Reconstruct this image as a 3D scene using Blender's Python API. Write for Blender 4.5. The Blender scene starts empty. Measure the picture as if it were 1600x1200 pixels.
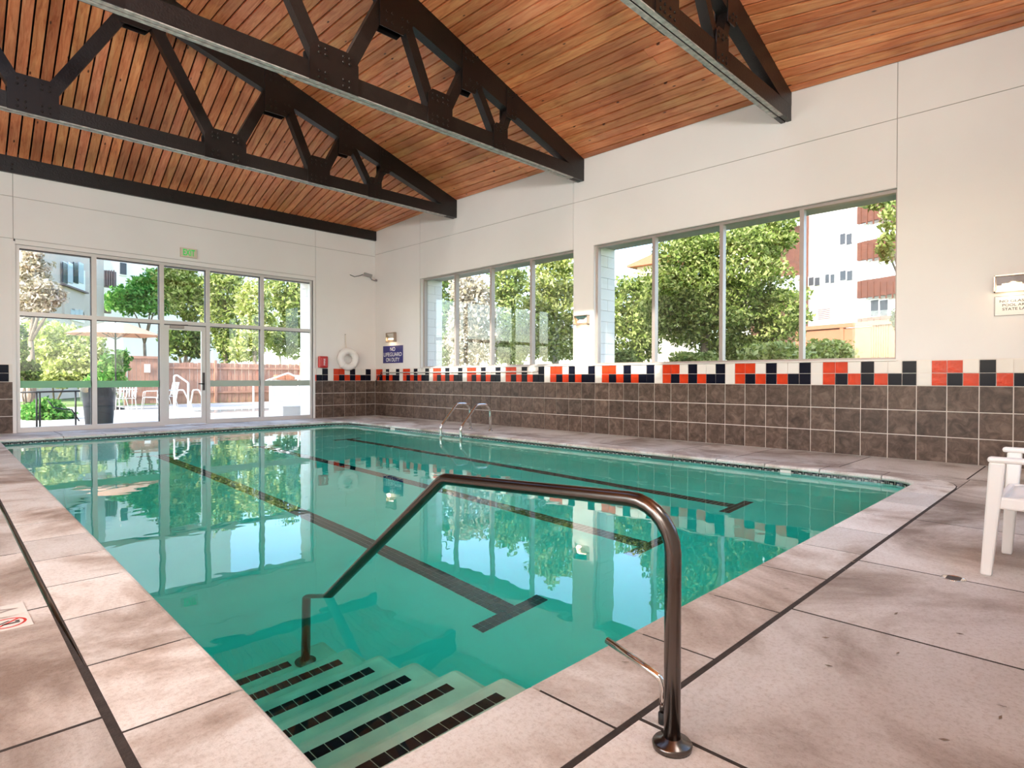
import bpy, bmesh, math, random
import numpy as np
from mathutils import Vector, Matrix

# ------------------------------------------------------------------ camera, light, exposure
scene = bpy.context.scene
COL = scene.collection
FPX, YAW, PITCH, ROLL = 937.73, 0.7871, -0.0108, 0.0017
CAM = np.array([-8.6935, -13.7709, 1.0055])
_F = np.array([math.sin(YAW) * math.cos(PITCH), math.cos(YAW) * math.cos(PITCH), math.sin(PITCH)])
_R = np.array([math.cos(YAW), -math.sin(YAW), 0.0])
_U = np.cross(_R, _F)
_R, _U = math.cos(ROLL) * _R + math.sin(ROLL) * _U, -math.sin(ROLL) * _R + math.cos(ROLL) * _U
cam_data = bpy.data.cameras.new('camera')
cam_data.sensor_width = 36.0
cam_data.lens = 36.0 * FPX / 1600.0
cam_data.clip_start = 0.05
cam_data.clip_end = 400
cam = bpy.data.objects.new('camera', cam_data)
COL.objects.link(cam)
M = Matrix.Identity(4)
for i in range(3):
    M[i][0], M[i][1], M[i][2], M[i][3] = _R[i], _U[i], -_F[i], CAM[i]
cam.matrix_world = M
scene.camera = cam


def ray(px, py):
    return _F + _R * (px - 800) / FPX - _U * (py - 600) / FPX


def on(axis, px, py, v):
    d = ray(px, py)
    return CAM + d * (v - CAM[axis]) / d[axis]


def at_depth(px, py, depth):
    return CAM + ray(px, py) * depth


world = bpy.data.worlds.new('world')
scene.world = world
world.use_nodes = True
wn = world.node_tree
wn.nodes.clear()
w_out = wn.nodes.new('ShaderNodeOutputWorld')
w_bg = wn.nodes.new('ShaderNodeBackground')
w_sky = wn.nodes.new('ShaderNodeTexSky')
w_sky.sky_type = 'NISHITA'
w_sky.sun_disc = False
w_sky.sun_elevation = math.radians(36)
w_sky.sun_rotation = math.radians(-100)
w_sky.air_density = 1.0
w_sky.dust_density = 1.5
w_bg.inputs['Strength'].default_value = 0.72
wn.links.new(w_sky.outputs[0], w_bg.inputs['Color'])
wn.links.new(w_bg.outputs[0], w_out.inputs['Surface'])

SUN_DIR = Vector((1.0, 0.2, -0.71)).normalized()
sd = bpy.data.lights.new('sun', 'SUN')
sd.energy = 6.5
sd.angle = math.radians(0.8)
sd.color = (1.0, 0.94, 0.86)
sun = bpy.data.objects.new('sun', sd)
sun.rotation_euler = SUN_DIR.to_track_quat('-Z', 'Y').to_euler()
sun.location = (-30, -10, 30)
COL.objects.link(sun)

FILL_W = 125.0      # power of the unseen fill lamps added behind and left of the camera
scene.view_settings.view_transform = 'Standard'
scene.view_settings.look = 'None'
scene.view_settings.gamma = 1.0
scene.view_settings.use_curve_mapping = False
scene.view_settings.exposure = 0.5
cy = scene.cycles
cy.use_denoising = True
cy.max_bounces = 14
cy.diffuse_bounces = 6
cy.glossy_bounces = 5
cy.transmission_bounces = 8
cy.transparent_max_bounces = 16
cy.sample_clamp_indirect = 6.0
cy.blur_glossy = 0.5

rng = random.Random(7)

# ------------------------------------------------------------------ materials
MATS = {}


def nodes(name):
    m = bpy.data.materials.new(name)
    m.use_nodes = True
    nt = m.node_tree
    b = nt.nodes['Principled BSDF']
    MATS[name] = m
    return m, nt, b


def simple(name, col, rough=0.5, metal=0.0, spec=0.5, bump=0.0, bscale=30.0, var=0.0, vscale=3.0, coat=0.0):
    m, nt, b = nodes(name)
    b.inputs['Base Color'].default_value = (*col, 1)
    b.inputs['Roughness'].default_value = rough
    b.inputs['Metallic'].default_value = metal
    b.inputs['Specular IOR Level'].default_value = spec
    b.inputs['Coat Weight'].default_value = coat
    tc = nt.nodes.new('ShaderNodeTexCoord')
    if var > 0:
        n = nt.nodes.new('ShaderNodeTexNoise')
        n.inputs['Scale'].default_value = vscale
        n.inputs['Detail'].default_value = 6
        nt.links.new(tc.outputs['Object'], n.inputs['Vector'])
        r = nt.nodes.new('ShaderNodeValToRGB')
        r.color_ramp.elements[0].position = 0.3
        r.color_ramp.elements[1].position = 0.7
        r.color_ramp.elements[0].color = (*[c * (1 - var) for c in col], 1)
        r.color_ramp.elements[1].color = (*[min(1, c * (1 + var)) for c in col], 1)
        nt.links.new(n.outputs[0], r.inputs[0])
        nt.links.new(r.outputs[0], b.inputs['Base Color'])
    if bump > 0:
        n2 = nt.nodes.new('ShaderNodeTexNoise')
        n2.inputs['Scale'].default_value = bscale
        n2.inputs['Detail'].default_value = 4
        nt.links.new(tc.outputs['Object'], n2.inputs['Vector'])
        bp = nt.nodes.new('ShaderNodeBump')
        bp.inputs['Strength'].default_value = bump
        bp.inputs['Distance'].default_value = 0.01
        nt.links.new(n2.outputs[0], bp.inputs['Height'])
        nt.links.new(bp.outputs[0], b.inputs['Normal'])
    return m


def ramp(nt, stops):
    r = nt.nodes.new('ShaderNodeValToRGB')
    el = r.color_ramp.elements
    while len(el) < len(stops):
        el.new(0.5)
    for e, (p, c) in zip(el, stops):
        e.position = p
        e.color = (*c, 1)
    return r


def noise(nt, vec, scale, detail=5, rough=0.55, dist=0.0):
    n = nt.nodes.new('ShaderNodeTexNoise')
    n.inputs['Scale'].default_value = scale
    n.inputs['Detail'].default_value = detail
    n.inputs['Roughness'].default_value = rough
    n.inputs['Distortion'].default_value = dist
    nt.links.new(vec, n.inputs['Vector'])
    return n


def mapping(nt, vec, scale=(1, 1, 1), loc=None):
    mp = nt.nodes.new('ShaderNodeMapping')
    mp.inputs['Scale'].default_value = scale
    nt.links.new(vec, mp.inputs['Vector'])
    return mp


def mix_rgb(nt, fac, a, b, mode='MIX'):
    n = nt.nodes.new('ShaderNodeMix')
    n.data_type = 'RGBA'
    n.blend_type = mode
    for val, idx in ((fac, 0), (a, 6), (b, 7)):
        if isinstance(val, (int, float)):
            n.inputs[idx].default_value = val
        elif isinstance(val, tuple):
            n.inputs[idx].default_value = (*val, 1)
        else:
            nt.links.new(val, n.inputs[idx])
    return n.outputs[2]


def wood_boards():
    m, nt, b = nodes('ceiling_wood')
    tc = nt.nodes.new('ShaderNodeTexCoord')
    oi = nt.nodes.new('ShaderNodeObjectInfo')
    add = nt.nodes.new('ShaderNodeVectorMath')
    add.operation = 'MULTIPLY_ADD'
    comb = nt.nodes.new('ShaderNodeCombineXYZ')
    for k in range(3):
        nt.links.new(oi.outputs['Random'], comb.inputs[k])
    nt.links.new(comb.outputs[0], add.inputs[0])
    add.inputs[1].default_value = (31, 57, 13)
    nt.links.new(tc.outputs['Object'], add.inputs[2])
    mp = mapping(nt, add.outputs[0], (16, 1.3, 3))
    g = noise(nt, mp.outputs[0], 1.4, 7, 0.62, 0.9)
    gr = ramp(nt, [(0.25, (0.38, 0.10, 0.036)), (0.42, (0.66, 0.22, 0.085)), (0.60, (0.78, 0.33, 0.145)), (0.8, (0.84, 0.43, 0.22))])
    nt.links.new(g.outputs[0], gr.inputs[0])
    rr = ramp(nt, [(0.0, (0.70, 0.60, 0.56)), (0.25, (0.98, 0.84, 0.78)), (0.5, (0.92, 0.98, 0.86)), (0.75, (1.06, 0.92, 1.06)), (1.0, (1.2, 1.18, 1.05))])
    nt.links.new(oi.outputs['Random'], rr.inputs[0])
    c1 = mix_rgb(nt, 1.0, gr.outputs[0], rr.outputs[0], 'MULTIPLY')
    # knots
    mp2 = mapping(nt, add.outputs[0], (7.0, 2.6, 3))
    v = nt.nodes.new('ShaderNodeTexVoronoi')
    v.inputs['Scale'].default_value = 1.0
    nt.links.new(mp2.outputs[0], v.inputs['Vector'])
    kr = ramp(nt, [(0.0, (1, 1, 1)), (0.055, (1, 1, 1)), (0.10, (0, 0, 0))])
    nt.links.new(v.outputs['Distance'], kr.inputs[0])
    c2 = mix_rgb(nt, kr.outputs[0], c1, (0.07, 0.018, 0.008))
    # old water stains
    st = noise(nt, tc.outputs['Object'], 0.55, 4, 0.6)
    sr = ramp(nt, [(0.34, (0.72, 0.64, 0.58)), (0.46, (1, 1, 1))])
    nt.links.new(st.outputs[0], sr.inputs[0])
    c3 = mix_rgb(nt, 1.0, c2, sr.outputs[0], 'MULTIPLY')
    nt.links.new(c3, b.inputs['Base Color'])
    b.inputs['Roughness'].default_value = 0.42
    bp = nt.nodes.new('ShaderNodeBump')
    bp.inputs['Strength'].default_value = 0.25
    bp.inputs['Distance'].default_value = 0.01
    nt.links.new(g.outputs[0], bp.inputs['Height'])
    nt.links.new(bp.outputs[0], b.inputs['Normal'])
    return m


def concrete(name, stops, scale=0.9):
    m, nt, b = nodes(name)
    tc = nt.nodes.new('ShaderNodeTexCoord')
    oi = nt.nodes.new('ShaderNodeObjectInfo')
    ge = nt.nodes.new('ShaderNodeNewGeometry')
    n1 = noise(nt, ge.outputs['Position'], scale, 8, 0.62, 0.6)
    r1 = ramp(nt, stops)
    nt.links.new(n1.outputs[0], r1.inputs[0])
    n2 = noise(nt, ge.outputs['Position'], 55, 8, 0.78)
    r2 = ramp(nt, [(0.38, (0.55, 0.47, 0.41)), (0.52, (1, 1, 1))])
    nt.links.new(n2.outputs[0], r2.inputs[0])
    c = mix_rgb(nt, 0.42, r1.outputs[0], r2.outputs[0], 'MULTIPLY')
    r3 = ramp(nt, [(0.0, (0.86, 0.85, 0.84)), (1.0, (1.1, 1.08, 1.06))])
    nt.links.new(oi.outputs['Random'], r3.inputs[0])
    c = mix_rgb(nt, 1.0, c, r3.outputs[0], 'MULTIPLY')
    nt.links.new(c, b.inputs['Base Color'])
    b.inputs['Roughness'].default_value = 0.62
    n3 = noise(nt, ge.outputs['Position'], 140, 3, 0.6)
    bp = nt.nodes.new('ShaderNodeBump')
    bp.inputs['Strength'].default_value = 0.35
    bp.inputs['Distance'].default_value = 0.004
    nt.links.new(n3.outputs[0], bp.inputs['Height'])
    nt.links.new(bp.outputs[0], b.inputs['Normal'])
    return m


def stone_tile():
    m, nt, b = nodes('stone_tile')
    ge = nt.nodes.new('ShaderNodeNewGeometry')
    oi = nt.nodes.new('ShaderNodeObjectInfo')
    add = nt.nodes.new('ShaderNodeVectorMath')
    add.operation = 'MULTIPLY_ADD'
    comb = nt.nodes.new('ShaderNodeCombineXYZ')
    for k in range(3):
        nt.links.new(oi.outputs['Random'], comb.inputs[k])
    nt.links.new(comb.outputs[0], add.inputs[0])
    add.inputs[1].default_value = (19, 37, 23)
    nt.links.new(ge.outputs['Position'], add.inputs[2])
    n1 = noise(nt, add.outputs[0], 9, 7, 0.65, 0.8)
    r = ramp(nt, [(0.3, (0.052, 0.033, 0.025)), (0.5, (0.115, 0.078, 0.060)), (0.68, (0.20, 0.14, 0.108))])
    nt.links.new(n1.outputs[0], r.inputs[0])
    r3 = ramp(nt, [(0.0, (0.82, 0.82, 0.82)), (1.0, (1.12, 1.1, 1.08))])
    nt.links.new(oi.outputs['Random'], r3.inputs[0])
    c = mix_rgb(nt, 1.0, r.outputs[0], r3.outputs[0], 'MULTIPLY')
    nt.links.new(c, b.inputs['Base Color'])
    b.inputs['Roughness'].default_value = 0.42
    b.inputs['Specular IOR Level'].default_value = 0.25
    bp = nt.nodes.new('ShaderNodeBump')
    bp.inputs['Strength'].default_value = 0.12
    bp.inputs['Distance'].default_value = 0.006
    nt.links.new(n1.outputs[0], bp.inputs['Height'])
    nt.links.new(bp.outputs[0], b.inputs['Normal'])
    return m


def pane_glass(name, tint=(0.97, 0.985, 0.98)):
    m = bpy.data.materials.new(name)
    m.use_nodes = True
    nt = m.node_tree
    nt.nodes.clear()
    o = nt.nodes.new('ShaderNodeOutputMaterial')
    mx = nt.nodes.new('ShaderNodeMixShader')
    fr = nt.nodes.new('ShaderNodeFresnel')
    ge = nt.nodes.new('ShaderNodeNewGeometry')
    mr = nt.nodes.new('ShaderNodeMapRange')      # same reflectance on both faces of the thin pane
    mr.inputs['To Min'].default_value = 1.5
    mr.inputs['To Max'].default_value = 1 / 1.5
    nt.links.new(ge.outputs['Backfacing'], mr.inputs['Value'])
    nt.links.new(mr.outputs[0], fr.inputs['IOR'])
    tr = nt.nodes.new('ShaderNodeBsdfTransparent')
    tr.inputs['Color'].default_value = (*tint, 1)
    gl = nt.nodes.new('ShaderNodeBsdfGlossy')
    gl.inputs['Roughness'].default_value = 0.0
    nt.links.new(fr.outputs[0], mx.inputs[0])
    nt.links.new(tr.outputs[0], mx.inputs[1])
    nt.links.new(gl.outputs[0], mx.inputs[2])
    nt.links.new(mx.outputs[0], o.inputs['Surface'])
    MATS[name] = m
    return m


def water_mat():
    m = bpy.data.materials.new('water')
    m.use_nodes = True
    nt = m.node_tree
    nt.nodes.clear()
    o = nt.nodes.new('ShaderNodeOutputMaterial')
    g = nt.nodes.new('ShaderNodeBsdfGlass')
    g.inputs['IOR'].default_value = 1.333
    g.inputs['Roughness'].default_value = 0.0
    ge = nt.nodes.new('ShaderNodeNewGeometry')
    n = noise(nt, ge.outputs['Position'], 2.6, 2, 0.5)
    bp = nt.nodes.new('ShaderNodeBump')
    bp.inputs['Strength'].default_value = 0.035
    bp.inputs['Distance'].default_value = 0.05
    nt.links.new(n.outputs[0], bp.inputs['Height'])
    nt.links.new(bp.outputs[0], g.inputs['Normal'])
    va = nt.nodes.new('ShaderNodeVolumeAbsorption')
    va.inputs['Color'].default_value = (0.0, 0.94, 0.90, 1)
    va.inputs['Density'].default_value = 1.0
    nt.links.new(g.outputs[0], o.inputs['Surface'])
    nt.links.new(va.outputs[0], o.inputs['Volume'])
    MATS['water'] = m
    return m


def emit(name, col, strength):
    m, nt, b = nodes(name)
    b.inputs['Base Color'].default_value = (*col, 1)
    b.inputs['Emission Color'].default_value = (*col, 1)
    b.inputs['Emission Strength'].default_value = strength
    return m


def leaf_mat(name, c1, c2, c3):
    m = bpy.data.materials.new(name)
    m.use_nodes = True
    nt = m.node_tree
    nt.nodes.clear()
    o = nt.nodes.new('ShaderNodeOutputMaterial')
    d = nt.nodes.new('ShaderNodeBsdfDiffuse')
    t = nt.nodes.new('ShaderNodeBsdfTranslucent')
    mx = nt.nodes.new('ShaderNodeMixShader')
    mx.inputs[0].default_value = 0.35
    ge = nt.nodes.new('ShaderNodeNewGeometry')
    r = ramp(nt, [(0.0, c1), (0.5, c2), (1.0, c3)])
    nt.links.new(ge.outputs['Random Per Island'], r.inputs[0])
    nt.links.new(r.outputs[0], d.inputs['Color'])
    nt.links.new(r.outputs[0], t.inputs['Color'])
    nt.links.new(d.outputs[0], mx.inputs[1])
    nt.links.new(t.outputs[0], mx.inputs[2])
    nt.links.new(mx.outputs[0], o.inputs['Surface'])
    MATS[name] = m
    return m


def band_mat():
    # waterline tile print: black blocks with a light angular hook at each end and three bars between
    m, nt, b = nodes('waterline_tile')
    uv = nt.nodes.new('ShaderNodeUVMap')
    sp = nt.nodes.new('ShaderNodeSeparateXYZ')
    nt.links.new(uv.outputs[0], sp.inputs[0])

    def math_(op, a, bb=None):
        n = nt.nodes.new('ShaderNodeMath')
        n.operation = op
        for val, i in ((a, 0), (bb, 1)):
            if val is None:
                continue
            if isinstance(val, (int, float)):
                n.inputs[i].default_value = val
            else:
                nt.links.new(val, n.inputs[i])
        return n.outputs[0]
    u = math_('FRACT', math_('DIVIDE', sp.outputs[0], 0.15))
    v = sp.outputs[1]

    def between(x, a, c):
        return math_('MULTIPLY', math_('GREATER_THAN', x, a), math_('LESS_THAN', x, c))
    marks = [between(u, 0.0, 0.035), math_('MULTIPLY', between(u, 0.15, 0.35), between(v, 0.030, 0.042)),
             math_('MULTIPLY', between(u, 0.15, 0.20), between(v, 0.0, 0.042)), between(u, 0.42, 0.44),
             between(u, 0.53, 0.55), between(u, 0.64, 0.66),
             math_('MULTIPLY', between(u, 0.72, 0.90), between(v, 0.030, 0.042)),
             math_('MULTIPLY', between(u, 0.86, 0.90), between(v, 0.0, 0.042))]
    tot = marks[0]
    for k in marks[1:]:
        tot = math_('MAXIMUM', tot, k)
    c = mix_rgb(nt, tot, (0.006, 0.006, 0.010), (0.36, 0.36, 0.33))
    nt.links.new(c, b.inputs['Base Color'])
    b.inputs['Roughness'].default_value = 0.15
    return m


wood_boards()
concrete('deck', [(0.34, (0.24, 0.185, 0.152)), (0.44, (0.44, 0.385, 0.345)), (0.53, (0.66, 0.63, 0.60)), (0.68, (0.79, 0.785, 0.775))])
concrete('coping', [(0.34, (0.30, 0.23, 0.185)), (0.44, (0.52, 0.45, 0.40)), (0.53, (0.72, 0.69, 0.655)), (0.68, (0.82, 0.815, 0.80))], 1.3)
stone_tile()
simple('wall_paint', (0.80, 0.765, 0.735), 0.55, var=0.03, vscale=0.8, bump=0.03, bscale=60)
simple('groove', (0.42, 0.39, 0.36), 0.8)
simple('grout', (0.80, 0.73, 0.66), 0.8)
simple('tile_red', (0.60, 0.045, 0.012), 0.2, spec=0.2, bump=0.25, bscale=26, var=0.15, vscale=9)
simple('tile_navy', (0.006, 0.007, 0.016), 0.22, spec=0.12)
simple('tile_cream', (0.76, 0.715, 0.66), 0.2, spec=0.25)
simple('underlight_grey', (0.42, 0.385, 0.35), 0.6, bump=0.6, bscale=35, var=0.35, vscale=14)  # pale grey paints in light bounced up onto the chord undersides
simple('truss_paint', (0.010, 0.007, 0.006), 0.42, bump=0.4, bscale=40, var=0.3, vscale=12)
simple('plate_steel', (0.009, 0.0065, 0.006), 0.36, bump=0.1, bscale=50)
simple('bolt', (0.03, 0.025, 0.022), 0.3, 0.6)
simple('roof_gap', (0.012, 0.006, 0.005), 0.9)
simple('joint_filler', (0.04, 0.03, 0.025), 0.9, bump=0.3, bscale=80, var=0.3, vscale=20)
simple('plaster', (0.42, 0.90, 0.85), 0.6, var=0.06, vscale=1.5)
simple('step_plaster', (0.78, 0.80, 0.66), 0.6, var=0.15, vscale=6)
simple('pool_tile', (0.007, 0.006, 0.014), 0.15)
band_mat()
water_mat()
pane_glass('glass')
simple('frame_alu', (0.66, 0.62, 0.59), 0.4, 0.25)
simple('frame_bronze', (0.40, 0.34, 0.31), 0.4, 0.3)
simple('gasket', (0.06, 0.05, 0.05), 0.6)
simple('green_film', (0.20, 0.46, 0.26), 0.45)
simple('grey_film', (0.40, 0.46, 0.38), 0.45)
simple('rail_bronze', (0.15, 0.128, 0.115), 0.22, 1.0)
simple('chrome', (0.72, 0.70, 0.66), 0.12, 1.0)
simple('rubber', (0.02, 0.02, 0.02), 0.7)
simple('white_plastic', (0.86, 0.84, 0.80), 0.35)
simple('sign_blue', (0.012, 0.010, 0.17), 0.4)
simple('sign_white', (0.82, 0.78, 0.74), 0.4)
simple('letter_white', (0.9, 0.9, 0.9), 0.5)
simple('letter_black', (0.02, 0.02, 0.02), 0.5)
simple('sign_red', (0.6, 0.04, 0.03), 0.5)
emit('exit_green', (0.03, 0.50, 0.08), 0.35)
simple('exit_case', (0.66, 0.56, 0.44), 0.5)
simple('alarm_red', (0.50, 0.012, 0.010), 0.3)
simple('buoy_white', (0.86, 0.83, 0.79), 0.5, bump=0.2, bscale=25)
simple('rope', (0.72, 0.66, 0.58), 0.8)
emit('lamp_tube', (1.0, 0.80, 0.52), 12.0)
simple('lamp_case', (0.45, 0.36, 0.29), 0.3, 0.8)
simple('block_paint', (0.78, 0.76, 0.73), 0.7, bump=0.3, bscale=60)
simple('cable', (0.02, 0.02, 0.02), 0.6)
simple('camera_case', (0.30, 0.29, 0.28), 0.4)
# outdoors
simple('patio', (0.45, 0.42, 0.39), 0.8, var=0.08, vscale=0.8)
simple('lawn', (0.16, 0.22, 0.06), 0.9, var=0.35, vscale=1.5)
simple('fence_wood', (0.40, 0.21, 0.14), 0.7, var=0.18, vscale=4)
simple('fence_salmon', (0.42, 0.165, 0.085), 0.7, var=0.05, vscale=2)
simple('bark', (0.20, 0.15, 0.11), 0.9, bump=0.6, bscale=20, var=0.3, vscale=6)
simple('bark_pale', (0.62, 0.56, 0.48), 0.9, bump=0.4, bscale=20, var=0.2, vscale=6)
simple('facade_white', (0.84, 0.83, 0.81), 0.8)
simple('facade_tan', (0.56, 0.47, 0.40), 0.8, var=0.06, vscale=0.5)
simple('panel_brown', (0.10, 0.034, 0.020), 0.7, var=0.2, vscale=3)
simple('balcony_grey', (0.17, 0.12, 0.12), 0.7)
simple('window_dark', (0.05, 0.055, 0.065), 0.2, 0.0, 0.3)
simple('window_pale', (0.55, 0.62, 0.66), 0.08, 0.0, 0.8)
simple('frame_white', (0.8, 0.8, 0.78), 0.5)
simple('roof_red', (0.42, 0.13, 0.07), 0.8)
simple('umbrella_tan', (0.52, 0.27, 0.17), 0.8)
simple('umbrella_white', (0.80, 0.79, 0.80), 0.8)
simple('dark_metal', (0.03, 0.03, 0.03), 0.4, 0.6)
simple('bin_black', (0.022, 0.026, 0.034), 0.35)
pane_glass('liner', (0.80, 0.83, 0.85))
simple('pale_metal', (0.70, 0.70, 0.66), 0.4, 0.2)
simple('outdoor_water', (0.35, 0.45, 0.45), 0.03)
leaf_mat('leaf_green', (0.07, 0.11, 0.02), (0.24, 0.31, 0.07), (0.56, 0.58, 0.24))
leaf_mat('leaf_yellow', (0.15, 0.20, 0.04), (0.42, 0.47, 0.12), (0.72, 0.72, 0.38))
leaf_mat('leaf_dark', (0.03, 0.06, 0.015), (0.09, 0.15, 0.03), (0.24, 0.30, 0.09))
leaf_mat('leaf_pink', (0.20, 0.17, 0.09), (0.48, 0.42, 0.30), (0.72, 0.64, 0.55))
leaf_mat('leaf_fresh', (0.04, 0.14, 0.03), (0.12, 0.33, 0.06), (0.34, 0.55, 0.16))

# ------------------------------------------------------------------ mesh helpers


class MB:
    def __init__(self):
        self.v, self.f, self.smooth = [], [], []

    def poly(self, pts, faces, smooth=False):
        n = len(self.v)
        self.v += [tuple(map(float, p)) for p in pts]
        for fc in faces:
            self.f.append(tuple(n + i for i in fc))
            self.smooth.append(smooth)
        return self

    def hexa(self, p8):
        return self.poly(p8, [(0, 3, 2, 1), (4, 5, 6, 7), (0, 1, 5, 4), (1, 2, 6, 5), (2, 3, 7, 6), (3, 0, 4, 7)])

    def box(self, x0, x1, y0, y1, z0, z1):
        x0, x1 = min(x0, x1), max(x0, x1)
        y0, y1 = min(y0, y1), max(y0, y1)
        z0, z1 = min(z0, z1), max(z0, z1)
        return self.hexa([(x0, y0, z0), (x1, y0, z0), (x1, y1, z0), (x0, y1, z0), (x0, y0, z1), (x1, y0, z1), (x1, y1, z1), (x0, y1, z1)])

    def obox(self, c, ax, ay, az, hx, hy, hz):
        c, ax, ay, az = (np.array(q, float) for q in (c, ax, ay, az))
        ps = []
        for sz in (-1, 1):
            for sx, sy in ((-1, -1), (1, -1), (1, 1), (-1, 1)):
                ps.append(c + ax * hx * sx + ay * hy * sy + az * hz * sz)
        return self.hexa(ps)

    def bar(self, a, b, w, d, side=(0, 1, 0)):
        # rectangular bar from a to b; w across, d along "side"
        a, b = np.array(a, float), np.array(b, float)
        ax = b - a
        L = np.linalg.norm(ax)
        ax /= L
        s = np.array(side, float)
        s -= ax * (s @ ax)
        s /= np.linalg.norm(s)
        u = np.cross(s, ax)
        return self.obox((a + b) / 2, ax, u, s, L / 2, w / 2, d / 2)

    def prism(self, poly, axis, a0, a1):
        # poly: list of 2d points in the other two axes
        def P(p, a):
            if axis == 1:
                return (p[0], a, p[1])
            if axis == 0:
                return (a, p[0], p[1])
            return (p[0], p[1], a)
        n = len(poly)
        pts = [P(p, a0) for p in poly] + [P(p, a1) for p in poly]
        fs = [tuple(range(n)), tuple(range(2 * n - 1, n - 1, -1))]
        for i in range(n):
            j = (i + 1) % n
            fs.append((i, i + n, j + n, j))
        return self.poly(pts, fs)

    def tube(self, path, r, seg=12, cap=True):
        P = [np.array(p, float) for p in path]
        n = len(P)
        rr = r if hasattr(r, '__len__') else [r] * n
        T = []
        for i in range(n):
            d = P[min(i + 1, n - 1)] - P[max(i - 1, 0)]
            T.append(d / (np.linalg.norm(d) + 1e-12))
        ref = np.array((0, 0, 1.0)) if abs(T[0][2]) < 0.9 else np.array((1.0, 0, 0))
        u = np.cross(T[0], ref)
        u /= np.linalg.norm(u)
        rings = []
        for i in range(n):
            u = u - T[i] * (u @ T[i])
            u /= np.linalg.norm(u)
            w = np.cross(T[i], u)
            rings.append([P[i] + rr[i] * (math.cos(2 * math.pi * k / seg) * u + math.sin(2 * math.pi * k / seg) * w) for k in range(seg)])
        base = len(self.v)
        for rg in rings:
            self.v += [tuple(map(float, p)) for p in rg]
        for i in range(n - 1):
            for k in range(seg):
                k2 = (k + 1) % seg
                self.f.append((base + i * seg + k, base + i * seg + k2, base + (i + 1) * seg + k2, base + (i + 1) * seg + k))
                self.smooth.append(True)
        if cap:
            self.f.append(tuple(base + k for k in range(seg - 1, -1, -1)))
            self.f.append(tuple(base + (n - 1) * seg + k for k in range(seg)))
            self.smooth += [False, False]
        return self

    def lathe(self, c, prof, seg=24, axis=2):
        # prof: (radius, height) list
        base = len(self.v)
        for r, h in prof:
            for k in range(seg):
                a = 2 * math.pi * k / seg
                p = [r * math.cos(a), r * math.sin(a)]
                if axis == 2:
                    q = (c[0] + p[0], c[1] + p[1], c[2] + h)
                elif axis == 1:
                    q = (c[0] + p[0], c[1] + h, c[2] + p[1])
                else:
                    q = (c[0] + h, c[1] + p[0], c[2] + p[1])
                self.v.append(q)
        for i in range(len(prof) - 1):
            for k in range(seg):
                k2 = (k + 1) % seg
                self.f.append((base + i * seg + k, base + i * seg + k2, base + (i + 1) * seg + k2, base + (i + 1) * seg + k))
                self.smooth.append(True)
        self.f.append(tuple(base + k for k in range(seg - 1, -1, -1)))
        self.f.append(tuple(base + (len(prof) - 1) * seg + k for k in range(seg)))
        self.smooth += [False, False]
        return self

    def mesh(self, name):
        me = bpy.data.meshes.new(name)
        me.from_pydata(self.v, [], self.f)
        me.polygons.foreach_set('use_smooth', self.smooth)
        me.update()
        bm = bmesh.new()
        bm.from_mesh(me)
        bmesh.ops.recalc_face_normals(bm, faces=bm.faces)
        bm.to_mesh(me)
        bm.free()
        return me

    def build(self, name, mat, parent=None, bevel=0.0):
        me = self.mesh(name)
        me.materials.append(MATS[mat])
        o = bpy.data.objects.new(name, me)
        COL.objects.link(o)
        if parent is not None:
            o.parent = parent
        if bevel:
            b = o.modifiers.new('bevel', 'BEVEL')
            b.width = bevel
            b.segments = 2
            b.limit_method = 'ANGLE'
        return o


def tag(o, label=None, cat=None, group=None, kind=None):
    if label:
        o['label'] = label
    if cat:
        o['category'] = cat
    if group:
        o['group'] = group
    if kind:
        o['kind'] = kind
    return o


def empty(name, loc=(0, 0, 0), label=None, cat=None, group=None, kind=None, rz=0.0):
    o = bpy.data.objects.new(name, None)
    o.empty_display_size = 0.1
    o.location = loc
    o.rotation_euler = (0, 0, rz)
    COL.objects.link(o)
    return tag(o, label, cat, group, kind)


def box(name, mat, parent, *a, bevel=0.0):
    return MB().box(*a).build(name, mat, parent, bevel)


def shared(name, me, parent, loc):
    o = bpy.data.objects.new(name, me)
    o.location = loc
    o.parent = parent
    COL.objects.link(o)
    return o


def root_at(o, loc):
    """Empty stays at its base; parts built in world coordinates keep their place."""
    o.location = loc
    inv = Matrix.Translation(Vector(loc)).inverted()
    for c in o.children:
        c.matrix_parent_inverse = inv
    return o


def text_mesh(name, body, mat, parent, origin, xdir, ydir, height, width=None, align='CENTER', bold=0.0, depth=0.002):
    cu = bpy.data.curves.new(name, 'FONT')
    cu.body = body
    cu.align_x = align
    cu.align_y = 'CENTER'
    cu.extrude = 0.0
    cu.offset = bold
    cu.size = 1.0
    tmp = bpy.data.objects.new(name + '_tmp', cu)
    COL.objects.link(tmp)
    bpy.context.view_layer.update()
    dg = bpy.context.evaluated_depsgraph_get()
    me = bpy.data.meshes.new_from_object(tmp.evaluated_get(dg))
    bpy.data.objects.remove(tmp)
    co = np.array([v.co[:] for v in me.vertices])
    lo, hi = co.min(0), co.max(0)
    s = height / (hi[1] - lo[1])
    sx = s if width is None else width / (hi[0] - lo[0])
    xd, yd = Vector(xdir), Vector(ydir)
    nrm = xd.cross(yd)
    for v in me.vertices:
        x = (v.co.x - (lo[0] + hi[0]) / 2) * sx
        y = (v.co.y - (lo[1] + hi[1]) / 2) * s
        v.co = Vector(origin) + xd * x + yd * y + nrm * depth
    me.materials.clear()
    me.materials.append(MATS[mat])
    o = bpy.data.objects.new(name, me)
    COL.objects.link(o)
    o.parent = parent
    return o


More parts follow.
